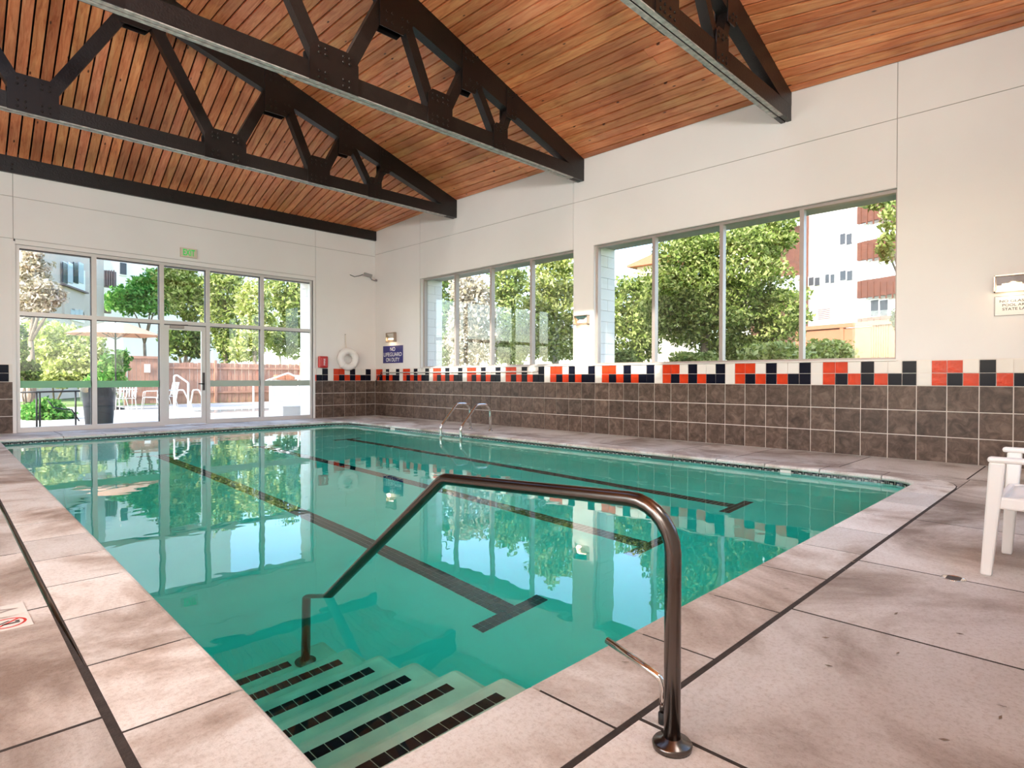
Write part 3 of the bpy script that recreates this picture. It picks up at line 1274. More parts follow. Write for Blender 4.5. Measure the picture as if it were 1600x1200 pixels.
# far side
fx = [xl(PYF)] + list(np.arange(-6.87, PXR - 0.5, 0.6)) + [PXR - 0.35]
for a, b_ in zip(fx[:-1], fx[1:]):
    coping_piece((a + gj, PYF), (b_ - gj, PYF), (a + gj if a > xl(PYF) else a - CW + gj, PYF + CW), (b_ - gj, PYF + CW))
# right side
ry = [PYN + 0.35] + list(np.arange(PYN + 0.95, PYF - 0.6, 0.6)) + [PYF - 0.35]
for a, b_ in zip(ry[:-1], ry[1:]):
    coping_piece((PXR, a + gj), (PXR, b_ - gj), (PXR + CW, a + gj), (PXR + CW, b_ - gj))
# rounded corners
for cx, cyy, a0 in ((PXR - 0.35, PYN + 0.35, -90), (PXR - 0.35, PYF - 0.35, 0)):
    for h in range(2):
        m = MB()
        for q in range(4):
            aa = math.radians(a0 + h * 45 + q * 11.25 + (0.4 if q == 0 else 0))
            bb = math.radians(a0 + h * 45 + (q + 1) * 11.25 - (0.4 if q == 3 else 0))
            pr_ = []
            for an in (aa, bb):
                d = np.array((math.cos(an), math.sin(an)))
                row = []
                for rr_, zz in ((0.35 + CW, -0.06), (0.35 + CW, 0.0), (0.344, 0.0), (0.329, -0.008), (0.321, -0.024), (0.329, -0.04), (0.344, -0.048), (0.42, -0.06)):
                    row.append((cx + d[0] * rr_, cyy + d[1] * rr_, zz))
                pr_.append(row)
            n_ = 8
            m.poly(pr_[0] + pr_[1], [(i, (i + 1) % n_, (i + 1) % n_ + n_, i + n_) for i in range(n_)])
        m.build('coping_stone', 'coping', pool)
pool.location = (-4.8, -6.85, ZB)
for c in pool.children:
    c.matrix_parent_inverse = Matrix.Translation(Vector((-4.8, -6.85, ZB))).inverted()

# ------------------------------------------------------------------ floor slabs
ob = pool_outline(CW)
mb = MB()
# sub floor with the pool left open (four strips)
xlo = min(p[0] for p in ob)
for a in ((W_LEFT, xlo + 0.02, Y_NEAR, 0.0), (PXR + CW, 0.0, Y_NEAR, 0.0), (xlo, PXR + CW, Y_NEAR, PYN - CW + 0.01), (xlo, PXR + CW, PYF + CW - 0.01, 0.0)):
    mb.box(a[0], a[1], a[2], a[3], -0.2, -0.0012)
rc = 0.7
for sy, cyy in ((-1, PYN - CW), (1, PYF + CW)):
    pass
floor = tag(mb.build('floor', 'joint_filler'), kind='structure')
GS = 0.008
GAPW = 0.028


def slab(x0, x1, y0, y1, poly=None):
    if poly is None:
        MB().box(x0 + GS, x1 - GS, y0 + GS, y1 - GS, -0.06, 0.0).build('floor_slab', 'deck', floor)
    else:
        MB().prism(poly, 2, -0.06, 0.0).build('floor_slab', 'deck', floor)


# left strip: slabs between the joint line and further left
ylines = [Y_NEAR, -12.86, -11.67, -10.48, -9.37, -8.2, -7.0, -5.85, -4.7, -3.5, -2.3, -1.1, 0.0]
for a, b_ in zip(ylines[:-1], ylines[1:]):
    e0, e1 = xl(a) - CW - GAPW, xl(b_) - CW - GAPW
    slab(0, 0, 0, 0, [(-9.75, a + GS), (e0, a + GS), (e1, b_ - GS), (-9.75, b_ - GS)])
    slab(-11.4, -9.75, a, b_)
    slab(-13.1, -11.4, a, b_)
    slab(W_LEFT, -13.1, a, b_)
# near strip
yn = PYN - CW - 0.016
xn = [xl(PYN) - CW - GAPW, -7.18, -5.985, -5.0, -3.65, -2.67, PXR + CW]
for a, b_ in zip(xn[:-1], xn[1:]):
    slab(a, b_, Y_NEAR, yn)
# right strip
yr = [Y_NEAR, -12.77, -11.605, -10.40, -9.50, -8.3, -7.1, -5.9, -4.7, -3.5, -2.3, -0.9]
for a, b_ in zip(yr[:-1], yr[1:]):
    slab(PXR + CW + 0.006, 0.0, a, b_)
# far strip
xf = [xl(0) - CW - GAPW, -6.83, -5.66, -4.5, -3.35, -2.2, 0.0]
yf_ = PYF + CW + 0.012
for a, b_ in zip(xf[:-1], xf[1:]):
    slab(a, b_, yf_, 0.0)
# infill outside the two rounded coping corners
for sy, yc, yo in ((-1, PYN + 0.35, yn), (1, PYF - 0.35, yf_)):
    cx = PXR - 0.35
    R_ = 0.35 + CW + 0.010
    arc = [(cx + R_ * math.cos(a), yc + sy * R_ * math.sin(a)) for a in np.linspace(0, math.pi / 2, 9)]
    poly = arc + [(cx, yo), (PXR + CW, yo), (PXR + CW, yc)]
    MB().prism(poly, 2, -0.06, -0.0005).build('floor_slab', 'deck', floor)
if yr[-1] < yf_:
    slab(PXR + CW + 0.006, 0.0, yr[-1], yf_)
# deck drains
for k, (px, py) in enumerate(((1490, 904), (1567, 794))):
    p = on(2, px, py, 0.0)
    o = empty('floor_drain', (p[0], p[1], 0.0), ('round floor drain in the deck joint left of the white chair', 'round floor drain behind the legs of the white chair')[k], 'drain', 'deck drains')
    MB().lathe((p[0], p[1], 0.0), [(0.052, 0.0), (0.052, 0.003), (0.046, 0.004), (0.044, 0.002)], 20).build('drain_ring', 'chrome', o)
    m = MB()
    for q in range(5):
        m.box(p[0] - 0.032 + 0.014 * q, p[0] - 0.024 + 0.014 * q, p[1] - 0.03, p[1] + 0.03, 0.002, 0.0035)
    m.build('drain_slots', 'gasket', o)
    root_at(o, (p[0], p[1], 0.0))

# ------------------------------------------------------------------ pool handrail
RX, RY = -7.235, -12.935
hr = empty('handrail', label='bronze steel handrail running from the deck down into the pool steps', cat='handrail')


def arc_pts(c, r, a0, a1, n=8):
    """in the Y-Z plane"""
    return [(RX, c[0] + r * math.cos(math.radians(a0 + (a1 - a0) * k / n)), c[1] + r * math.sin(math.radians(a0 + (a1 - a0) * k / n))) for k in range(n + 1)]


def fillet(pts, r, n=7):
    P = [np.array(p, float) for p in pts]
    out = [P[0]]
    for i in range(1, len(P) - 1):
        a, b_, c = P[i - 1], P[i], P[i + 1]
        d1_, d2_ = (a - b_) / np.linalg.norm(a - b_), (c - b_) / np.linalg.norm(c - b_)
        rr_ = r[i - 1] if hasattr(r, '__len__') else r
        ang = math.acos(max(-1, min(1, d1_ @ d2_)))
        L = rr_ / math.tan(ang / 2)
        s0, s1 = b_ + d1_ * L, b_ + d2_ * L
        bis = (d1_ + d2_) / np.linalg.norm(d1_ + d2_)
        ctr = b_ + bis * rr_ / math.sin(ang / 2)
        v0, v1 = s0 - ctr, s1 - ctr
        th = math.acos(max(-1, min(1, (v0 @ v1) / (np.linalg.norm(v0) * np.linalg.norm(v1)))))
        for k in range(n + 1):
            f = k / n
            out.append(ctr + (math.sin((1 - f) * th) * v0 + math.sin(f * th) * v1) / math.sin(th))
    out.append(P[-1])
    return out


path = fillet([(RX, RY, 0.0), (RX, RY, 0.665), (RX, -11.94, 0.612), (RX, -10.80, -0.255), (RX, -10.79, -1.05)], [0.13, 0.10, 0.09])
MB().tube(path, 0.0225, 20).build('rail_tube', 'rail_bronze', hr)
for (y, z) in ((RY, 0.0), (-10.79, -1.05)):
    MB().lathe((RX, y, z), [(0.052, 0.0), (0.054, 0.012), (0.050, 0.018), (0.030, 0.022), (0.024, 0.03)], 28).build('flange', 'rail_bronze', hr)
# slim lever beside the post
lx, ly, _ = on(2, 1036, 1130, 0.0)
zb1 = on(0, 1031, 1060, lx)[2]
pe = on(0, 948, 1000, lx)
lev = fillet([(lx, ly, 0.03), (lx, ly, zb1), (lx, pe[1], pe[2])], 0.035)
lv = MB().tube(lev, 0.0105, 12).build('lever_bar', 'chrome', hr)
MB().lathe((lx, ly, 0.0), [(0.014, 0.0), (0.014, 0.03), (0.010, 0.034)], 12).build('rubber_foot', 'rubber', lv)
MB().lathe((lx, ly, 0.03), [(0.0105, 0.0), (0.0105, 0.03)], 12).build('collar', 'rail_bronze', lv)
root_at(hr, (RX, RY, 0.0))

# ------------------------------------------------------------------ pool ladder at the far right side
ld = empty('pool_ladder', label='polished steel pool ladder with two looped rails by the long tiled wall', cat='ladder')
for yl in (-4.98, -5.55):
    xw = PXR - 0.14
    p = fillet([(-1.02, yl, 0.0), (-1.02, yl, 0.50), (-1.36, yl, 0.50), (xw, yl, 0.10), (xw, yl, -0.75)], [0.16, 0.12, 0.12])
    MB().tube(p, 0.025, 14).build('rail', 'chrome', ld)
    MB().lathe((-1.02, yl, 0.0), [(0.05, 0.0), (0.05, 0.01), (0.03, 0.02)], 20).build('flange', 'chrome', ld)
for zz in (-0.25, -0.5, -0.72):
    box('tread', 'white_plastic', ld, PXR - 0.20, PXR - 0.10, -5.55, -4.98, zz - 0.02, zz)
root_at(ld, (-1.02, -5.26, 0.0))

# ------------------------------------------------------------------ plastic chair
ch = empty('plastic_chair', label='white plastic stacking armchair at the right edge of the deck', cat='chair')
cx0, cx1, cyf, cyb = -4.86, -4.26, -13.33, -13.86
SZ = 0.40


def leg(x, y, sx, sy, top):
    m = MB()
    a, w = 0.026, 0.034
    m.hexa([(x - a * 0.8, y - w * 0.7, 0), (x + a * 0.8, y - w * 0.7, 0), (x + a * 0.8, y + w * 0.7, 0), (x - a * 0.8, y + w * 0.7, 0),
            (x + sx - a, y + sy - w, top), (x + sx + a, y + sy - w, top), (x + sx + a, y + sy + w, top), (x + sx - a, y + sy + w, top)])
    return m.build('leg', 'white_plastic', ch, bevel=0.010)


leg(cx0 + 0.05, cyf - 0.0, -0.03, -0.045, 0.585)
leg(cx1 - 0.0, cyf - 0.03, 0.02, -0.03, 0.585)
leg(cx0 + 0.06, cyb + 0.02, 0.0, 0.03, SZ)
leg(cx1 - 0.06, cyb + 0.02, 0.0, 0.03, SZ)
m = MB()
NX, NY = 8, 8
pts, fcs = [], []
for j in range(NY + 1):
    for i in range(NX + 1):
        u, v = i / NX, j / NY
        x = cx0 + 0.04 + (cx1 - cx0 - 0.08) * u
        y = cyf - 0.03 + (cyb + 0.03 - cyf) * v
        dip = 0.035 * math.sin(math.pi * u) * math.sin(math.pi * min(1, v * 1.2 + 0.1))
        pts.append((x, y, SZ + 0.02 - dip - 0.03 * (1 - v) ** 6))
for j in range(NY):
    for i in range(NX):
        a = j * (NX + 1) + i
        fcs.append((a, a + 1, a + NX + 2, a + NX + 1))
m.poly(pts, fcs, True)
o = m.build('seat', 'white_plastic', ch)
sm = o.modifiers.new('solid', 'SOLIDIFY')
sm.thickness = 0.02
sm.offset = -1
m = MB()
m.bar((cx0 + 0.02, cyf - 0.05, SZ - 0.02), (cx1 - 0.02, cyf - 0.05, SZ - 0.02), 0.06, 0.03, (0, 1, 0))
for x in (cx0 + 0.03, cx1 - 0.03):
    m.bar((x, cyf - 0.05, SZ - 0.02), (x, cyb + 0.02, SZ - 0.02), 0.06, 0.03, (1, 0, 0))
m.build('seat_rim', 'white_plastic', ch, bevel=0.01)
m = MB()
for q in range(7):
    x = cx0 + 0.09 + q * (cx1 - cx0 - 0.18) / 6
    m.bar((x, cyb + 0.03, SZ), (x, cyb - 0.10, 0.80 + 0.03 * math.sin(math.pi * q / 6)), 0.05, 0.016, (0, 1, 0))
m.bar((cx0 + 0.05, cyb - 0.10, 0.80), (cx1 - 0.05, cyb - 0.10, 0.80), 0.07, 0.024, (0, 1, 0))
m.build('backrest', 'white_plastic', ch, bevel=0.008)
for x, sg in ((cx0 + 0.02, -1), (cx1 + 0.02, 1)):
    m = MB()
    m.box(x - 0.032, x + 0.032, cyb - 0.06, cyf - 0.005, 0.582, 0.61)
    m.box(x - 0.026, x + 0.026, cyb - 0.055, cyb + 0.0, SZ, 0.582)
    m.build('armrest', 'white_plastic', ch, bevel=0.012)
root_at(ch, ((cx0 + cx1) / 2, (cyf + cyb) / 2, 0.0))

# ------------------------------------------------------------------ signs, lamps and wall things


def wall_lamp(y, z, w, hgt, label):
    L = empty('wall_lamp', label=label, cat='lamp', group='flood lamps on the long wall')
    box('back_plate', 'lamp_case', L, -0.012, -0.001, y - w / 2, y + w / 2, z - hgt / 2, z + hgt / 2, bevel=0.004)
    m = MB()
    e = 0.012
    for a in ((y - w / 2, y + w / 2, z + hgt / 2 - e, z + hgt / 2), (y - w / 2, y + w / 2, z - hgt / 2, z - hgt / 2 + e),
              (y - w / 2, y - w / 2 + e, z - hgt / 2, z + hgt / 2), (y + w / 2 - e, y + w / 2, z - hgt / 2, z + hgt / 2)):
        m.box(-0.085, -0.008, *a)
    m.build('rim', 'lamp_case', L)
    MB().prism([(-0.012, z + hgt / 2 - 0.02), (-0.075, z + hgt / 2 - 0.02), (-0.03, z - 0.01)], 1, y - w / 2 + 0.02, y + w / 2 - 0.02).build('reflector', 'chrome', L)
    MB().tube([(-0.045, y - w * 0.28, z - hgt * 0.16), (-0.045, y + w * 0.28, z - hgt * 0.16)], 0.013, 12).build('lamp_tube', 'lamp_tube', L)
    ld_ = bpy.data.lights.new('lamp_glow', 'POINT')
    ld_.energy = 0.9
    ld_.color = (1.0, 0.72, 0.45)
    ld_.shadow_soft_size = 0.05
    lo = bpy.data.objects.new('lamp_glow', ld_)
    lo.location = (-0.11, y, z - hgt * 0.5 - 0.04)
    lo.parent = L
    COL.objects.link(lo)
    root_at(L, (-0.001, y, z))
    return L


wall_lamp(-0.80, 2.02, 0.36, 0.24, 'small lit flood lamp above the blue sign in the far corner')
wall_lamp(-6.94, 2.055, 0.31, 0.175, 'lit flood lamp on the pier between the two wide windows')
wall_lamp(-12.985, 2.065, 0.30, 0.19, 'lit flood lamp above the white notice at the right edge')


def sign(name, y0, y1, z0, z1, mat, label, cat='sign'):
    s_ = empty(name, label=label, cat=cat)
    box('panel', mat, s_, -0.010, -0.001, y0, y1, z0, z1, bevel=0.002)
    return s_


sg = sign('pool_sign', -1.27, -0.385, 1.37, 1.81, 'sign_blue', 'dark blue sign reading NO LIFEGUARD ON DUTY in white letters')
for k, (tx, wd) in enumerate((('NO', 0.22), ('LIFEGUARD', 0.80), ('ON DUTY', 0.60))):
    text_mesh('lettering', tx, 'letter_white', sg, (-0.0105, -0.828, 1.725 - 0.135 * k), (0, -1, 0), (0, 0, 1), 0.098, wd, bold=0.006)
root_at(sg, (-0.001, -0.828, 1.37))
sg = sign('notice_sign', -13.23, -12.83, 1.705, 1.935, 'sign_white', 'small white notice reading NO GLASS IN POOL AREA STATE LAW')
m = MB()
for a in ((-13.225, -12.835, 1.71, 1.714), (-13.225, -12.835, 1.926, 1.93), (-13.225, -13.221, 1.71, 1.93), (-12.839, -12.835, 1.71, 1.93)):
    m.box(-0.0115, -0.010, *a)
m.build('border', 'letter_black', sg)
for k, (tx, wd, hh) in enumerate((('NO GLASS IN', 0.30, 0.028), ('POOL AREA', 0.25, 0.028), ('STATE LAW', 0.25, 0.03))):
    text_mesh('lettering', tx, 'letter_black', sg, (-0.0105, -13.03, 1.872 - 0.045 * k), (0, -1, 0), (0, 0, 1), hh, wd, bold=0.01)
root_at(sg, (-0.001, -13.03, 1.705))

ex = empty('exit_sign', label='illuminated green EXIT sign above the glazed end wall', cat='sign')
box('case', 'exit_case', ex, -4.70, -4.385, -0.06, -0.001, 3.515, 3.705, bevel=0.006)
text_mesh('lettering', 'EXIT', 'exit_green', ex, (-4.54, -0.061, 3.612), (1, 0, 0), (0, 0, 1), 0.135, 0.23, bold=0.02)
root_at(ex, (-4.54, -0.001, 3.515))

lb = empty('life_buoy', label='white ring life buoy hung on the wall by a strap', cat='life buoy')
m = MB()
cx, cz, R0, r0 = -0.865, 1.465, 0.205, 0.083
m.tube([(cx + R0 * math.cos(a), -0.115, cz + R0 * math.sin(a)) for a in np.linspace(0, 2 * math.pi, 41)], r0, 16, cap=False)
m.build('ring', 'buoy_white', lb)
for a in (45, 135, 225, 315):
    a = math.radians(a)
    d = (math.cos(a), math.sin(a))
    p = (cx + R0 * d[0], -0.108, cz + R0 * d[1])
    tq = np.array((-d[1], 0, d[0]))
    m = MB()
    m.tube([(p[0] + (r0 + 0.004) * (d[0] * math.cos(b_)), p[1] + (r0 + 0.004) * math.sin(b_), p[2] + (r0 + 0.004) * d[1] * math.cos(b_)) for b_ in np.linspace(0, 2 * math.pi, 17)], 0.012, 6, cap=False)
    m.build('band', 'buoy_white', lb)
MB().bar((cx, -0.02, cz + R0 + 0.05), (cx - 0.02, -0.012, cz + R0 + 0.42), 0.03, 0.006, (0, 1, 0)).build('strap', 'rope', lb)
MB().lathe((cx - 0.02, -0.02, cz + R0 + 0.42), [(0.012, 0.0), (0.012, 0.02)], 10, 1).build('hook', 'chrome', lb)
root_at(lb, (cx, -0.001, cz - R0 - r0))

al = empty('fire_alarm', label='red fire alarm box on the end wall beside the life buoy', cat='alarm')
box('case', 'alarm_red', al, -1.63, -1.40, -0.10, -0.001, 1.235, 1.52, bevel=0.02)
box('cover', 'alarm_red', al, -1.605, -1.425, -0.125, -0.10, 1.26, 1.50, bevel=0.012)
text_mesh('lettering', 'FIRE', 'letter_white', al, (-1.515, -0.126, 1.38), (0, 0, 1), (-1, 0, 0), 0.04, 0.16, bold=0.02)
root_at(al, (-1.515, -0.001, 1.235))

sc_ = empty('security_camera', label='small security camera on a bracket high in the far corner', cat='camera')
MB().bar((-0.40, -0.10, 3.67), (-0.20, -0.16, 3.63), 0.075, 0.085, (0, 0, 1)).build('body', 'camera_case', sc_, bevel=0.01)
MB().tube(fillet([(-0.02, -0.012, 3.55), (-0.16, -0.1, 3.55), (-0.24, -0.14, 3.60)], 0.04), 0.014, 8).build('bracket', 'camera_case', sc_)
MB().lathe((-0.02, -0.10, 3.55), [(0.03, -0.03), (0.03, 0.0)], 10, 0).build('mount', 'camera_case', sc_)
MB().tube([(-0.42, -0.10, 3.66), (-0.50, -0.05, 3.62), (-0.62, -0.012, 3.585), (-0.75, -0.012, 3.62)], 0.008, 6).build('cable', 'cable', sc_)
root_at(sc_, (-0.02, -0.1, 3.55))

pp = empty('wall_pipe', label='thin white pipe running below the far window along the tile band', cat='pipe')
MB().tube([(-0.035, -0.40, 1.125), (-0.035, -5.85, 1.125)], 0.014, 10).build('pipe', 'frame_alu', pp)
for y in (-0.6, -1.9, -3.2, -4.5, -5.7):
    box('clip', 'frame_alu', pp, -0.05, -0.006, y - 0.012, y + 0.012, 1.105, 1.145)
root_at(pp, (-0.006, -3.1, 1.11))
cb = MB().tube([(-0.03, -0.34, 1.15), (-0.03, -0.28, 1.02), (-0.03, -0.20, 1.06), (-0.03, -0.12, 0.95), (-0.03, -0.08, 0.90), (-0.03, -0.10, 0.78)], 0.012, 8).build('power_cable', 'cable')
tag(cb, 'black cable hanging in the far tiled corner', 'cable')

# deck markers by the left pool edge
mk = empty('deck_marker', label='white deck tile with a red no-diving symbol', cat='marker', group='deck marker tiles')
ma, mb_ = -10.68, -10.53
mx1 = -8.345
box('tile', 'tile_cream', mk, mx1 - 0.15, mx1, ma, mb_, -0.004, 0.003)
cxm, cym = mx1 - 0.075, (ma + mb_) / 2
ringm = MB()
for k in range(24):
    a0, a1 = 2 * math.pi * k / 24, 2 * math.pi * (k + 1) / 24
    q = [(cxm + r * math.cos(a), cym + r * math.sin(a), 0.0035) for r, a in ((0.052, a0), (0.062, a0), (0.062, a1), (0.052, a1))]
    ringm.poly(q, [(0, 1, 2, 3)])
ringm.obox((cxm, cym, 0.0036), (0.7071, 0.7071, 0), (-0.7071, 0.7071, 0), (0, 0, 1), 0.054, 0.005, 0.0002)
ringm.build('prohibition_ring', 'sign_red', mk)
dv = MB()
dv.obox((cxm + 0.01, cym - 0.012, 0.0036), (1, 0, 0), (0, 1, 0), (0, 0, 1), 0.028, 0.006, 0.0002)
dv.obox((cxm - 0.012, cym + 0.012, 0.0036), (0.8, 0.6, 0), (-0.6, 0.8, 0), (0, 0, 1), 0.024, 0.004, 0.0002)
dv.lathe((cxm + 0.032, cym + 0.006, 0.0034), [(0.008, 0.0), (0.008, 0.0004)], 12)
dv.build('diver_figure', 'letter_black', mk)
root_at(mk, (cxm, cym, 0.0))
mk = empty('deck_marker', label='white deck tile with a single grey letter', cat='marker', group='deck marker tiles')
ma, mb_ = -10.50, -10.35
box('tile', 'tile_cream', mk, mx1 - 0.15, mx1, ma, mb_, -0.004, 0.003)
text_mesh('lettering', 'V', 'frame_bronze', mk, (mx1 - 0.075, (ma + mb_) / 2, 0.0033), (0, 1, 0), (-1, 0, 0), 0.10, 0.085, depth=0.0003)
root_at(mk, (mx1 - 0.075, (ma + mb_) / 2, 0.0))

# fallen leaf bits on the deck
lf = [(1290, 998), (1295, 1042), (1403, 1022), (1321, 891), (1333, 879), (1565, 1105), (1475, 1158), (1563, 1123), (1228, 921), (977, 1036), (1400, 960), (1500, 992)]
for k, (px, py) in enumerate(lf):
    p = on(2, px, py, 0.0)
    a = rng.uniform(0, 6.28)
    d = np.array((math.cos(a), math.sin(a), 0))
    e = np.array((-d[1], d[0], 0))
    m = MB()
    q = np.array((p[0], p[1], 0.003))
    m.poly([q - d * 0.013, q + e * 0.004 + (0, 0, 0.002), q + d * 0.013 + (0, 0, 0.003), q - e * 0.004],
           [(0, 1, 2, 3)])
    o = m.build('leaf_litter', 'bark')
    so = o.modifiers.new('solid', 'SOLIDIFY')
    so.thickness = 0.001
    tag(o, 'tiny dry leaf scrap lying on the near concrete deck', 'leaf', 'leaf scraps on the deck')

# fill lamps added on the walls outside the picture to brighten the hall


def fill_lamp(loc, direction, label, gain=1.0):
    L = empty('wall_lamp', loc, label, 'lamp', 'added fill lamps on the unseen walls')
    d = Vector(direction).normalized()
    a = bpy.data.lights.new('flood', 'AREA')  # area light of the added fill lamp
    a.shape = 'RECTANGLE'
    a.size, a.size_y = 0.9, 0.5
    a.energy = FILL_W * gain
    a.color = (1.0, 0.97, 0.94)
    o = bpy.data.objects.new('flood', a)
    o.rotation_euler = d.to_track_quat('-Z', 'Y').to_euler()
    o.location = d * 0.06
    o.parent = L
    COL.objects.link(o)
    m = MB()
    zz = np.array(d)
    up = np.array((0, 0, 1.0))
    sx = np.cross(zz, up)
    sx /= np.linalg.norm(sx)
    sy = np.cross(sx, zz)
    m.obox(np.array((0, 0, 0.0)), sx, sy, zz, 0.47, 0.27, 0.05)
    m.build('housing', 'lamp_case', L)


NEAR_FILLS = ((-13.2, 'first added fill lamp from the left on the wall behind the camera'), (-11.4, 'second added fill lamp from the left on the wall behind the camera'),
              (-6.9, 'third added fill lamp from the left on the wall behind the camera'))
for x, lab in NEAR_FILLS:
    fill_lamp((x, Y_NEAR + 0.10, 3.4), (0.15, 1.0, 0.25), lab, 1.35 if x > -8 else 0.8)
for y, lab in ((-13.0, 'added fill lamp nearest the camera on the unseen left wall'), (-11.0, 'middle added fill lamp on the unseen left wall'), (-9.2, 'farthest added fill lamp on the unseen left wall')):
    fill_lamp((W_LEFT + 0.10, y, 3.6), (1.0, 0.15, 0.25), lab, 0.7)

# ------------------------------------------------------------------ outdoors
ZG = -0.12
mb = MB()
for a in ((-60, 90, WALL_T + 0.1, 90), (WALL_T, 90, -60, WALL_T + 0.1), (-60, W_LEFT - 0.3, -60, WALL_T + 0.1), (W_LEFT - 0.3, WALL_T, -60, Y_NEAR - 0.3)):
    mb.box(a[0], a[1], a[2], a[3], ZG - 0.3, ZG - 0.03)
tag(mb.build('ground', 'lawn'), kind='structure')
tag(box('patio', 'patio', None, -16, 12, WALL_T + 0.1, 13.6, ZG - 0.1, ZG), kind='structure')
for k in range(3):
    pass


def foliage(mbx_seed, blobs, leaf, dens=4.5):
    r = np.random.default_rng(mbx_seed)
    C_ = []
    for c, rad in blobs:
        area = 4 * math.pi * ((rad[0] * rad[1] * rad[2]) ** (2 / 3))
        n_ = int(min(11000, max(250, dens * area / (leaf * leaf))))
        v = r.normal(size=(n_, 3))
        v /= np.linalg.norm(v, axis=1)[:, None]
        rr_ = r.uniform(0.25, 1.0, n_) ** 0.5
        lump = 1 + 0.22 * np.sin(v[:, 0] * 5 + c[0]) * np.sin(v[:, 1] * 5 + c[1]) + 0.15 * np.sin(v[:, 2] * 9 + c[2])
        C_.append(np.array(c) + v * (rr_ * lump)[:, None] * np.array(rad))
    P = np.concatenate(C_)
    n_ = len(P)
    a = r.normal(size=(n_, 3))
    a /= np.linalg.norm(a, axis=1)[:, None]
    b_ = np.cross(a, r.normal(size=(n_, 3)))
    b_ /= np.linalg.norm(b_, axis=1)[:, None]
    s_ = leaf * r.uniform(0.55, 1.25, n_)[:, None]
    V = np.empty((n_, 4, 3))
    V[:, 0] = P - a * s_ * 0.75
    V[:, 1] = P + b_ * s_ * 0.36
    V[:, 2] = P + a * s_ * 0.75
    V[:, 3] = P - b_ * s_ * 0.36
    me_ = bpy.data.meshes.new('foliage')
    me_.vertices.add(n_ * 4)
    me_.vertices.foreach_set('co', V.reshape(-1))
    me_.loops.add(n_ * 4)
    me_.loops.foreach_set('vertex_index', np.arange(n_ * 4, dtype=np.int32))
    me_.polygons.add(n_)
    me_.polygons.foreach_set('loop_start', np.arange(0, n_ * 4, 4, dtype=np.int32))
    me_.update()
    return me_


SEED = [11]


def plant(name, label, cat, depth, blobs, mat, trunk_px=None, bark='bark', leaf=None, group=None, dens=4.5, trunk_r=0.11, limbs=4):
    SEED[0] += 1
    bl = []
    for (px, py, rx, ry) in blobs:
        c = at_depth(px, py, depth + rng.uniform(-0.4, 0.4))
        k = depth / FPX
        bl.append((c, (rx * k, rx * k, ry * k)))
    leaf = leaf or 0.0056 * depth
    c0 = at_depth(trunk_px if trunk_px else blobs[0][0], 590, depth)
    base = (float(c0[0]), float(c0[1]), ZG - 0.03)
    t = empty(name, base, label, cat, group)
    me_ = foliage(SEED[0], bl, leaf, dens)
    me_.materials.append(MATS[mat])
    o_ = bpy.data.objects.new('foliage', me_)
    COL.objects.link(o_)
    o_.parent = t
    tag(o_, kind='stuff')
    topz = max(b_[0][2] for b_ in bl)
    fork = (base[0], base[1], base[2] + 0.45 * (topz - base[2]))
    if trunk_px:
        MB().tube([base, (base[0] + 0.05, base[1], (base[2] + fork[2]) / 2), fork], [trunk_r * 1.25, trunk_r, trunk_r * 0.8], 10).build('trunk', bark, t)
        for b_ in bl[:limbs]:
            q = b_[0]
            midp = ((fork[0] + q[0]) / 2 + 0.1, (fork[1] + q[1]) / 2, (fork[2] + q[2]) / 2 + 0.15)
            MB().tube([fork, midp, tuple(q)], [trunk_r * 0.6, trunk_r * 0.4, trunk_r * 0.15], 8).build('branch', bark, t)
    else:
        for k in range(3):
            q = bl[k % len(bl)][0]
            MB().tube([base, ((base[0] + q[0]) / 2 + 0.1 * k - 0.1, (base[1] + q[1]) / 2, (base[2] + q[2]) / 2), tuple(q)], [0.035, 0.025, 0.01], 6).build('stem', bark, t)
    root_at(t, base)
    return t


# seen through the wide window nearer the camera
plant('broadleaf_tree', 'large leafy tree filling the middle panes of the nearer wide window', 'tree', 14.5,
      [(1075, 430, 55, 75), (1150, 415, 70, 75), (1195, 365, 45, 38), (1110, 495, 80, 50), (1040, 470, 40, 60), (1215, 490, 45, 45), (1085, 375, 40, 40), (1160, 545, 60, 22)], 'leaf_green', 1100)
plant('broadleaf_tree', 'smaller leafy tree in the leftmost pane of the nearer wide window', 'tree', 18,
      [(990, 470, 38, 45), (975, 530, 45, 45), (1010, 510, 30, 50)], 'leaf_green', 1000)
plant('broadleaf_tree', 'overhanging leafy branch tree at the right side of the nearer wide window', 'tree', 11,
      [(1392, 345, 16, 30), (1384, 385, 13, 24), (1370, 318, 22, 8), (1402, 500, 8, 18)], 'leaf_green', 1425, trunk_r=0.06, leaf=0.08, dens=2.2)
for px, py, rx, ry, lab in ((968, 560, 26, 14, 'low pale shrub at the left foot of the nearer wide window'), (1085, 562, 40, 12, 'low shrub below the trunk of the large tree'),
                            (1210, 553, 45, 18, 'low bright shrub right of the large tree trunk'), (1292, 550, 38, 20, 'rounded shrub in front of the salmon fence')):
    plant('shrub', lab, 'shrub', {968: 13.5, 1085: 11.5, 1210: 11.5}.get(px, 12.6), [(px, py, rx, ry), (px - rx * 0.5, py + 6, rx * 0.6, ry * 0.8), (px + rx * 0.5, py + 8, rx * 0.6, ry * 0.8)], 'leaf_yellow' if px > 1150 else 'leaf_green', None, leaf=0.085, group='shrubs outside the wide windows')
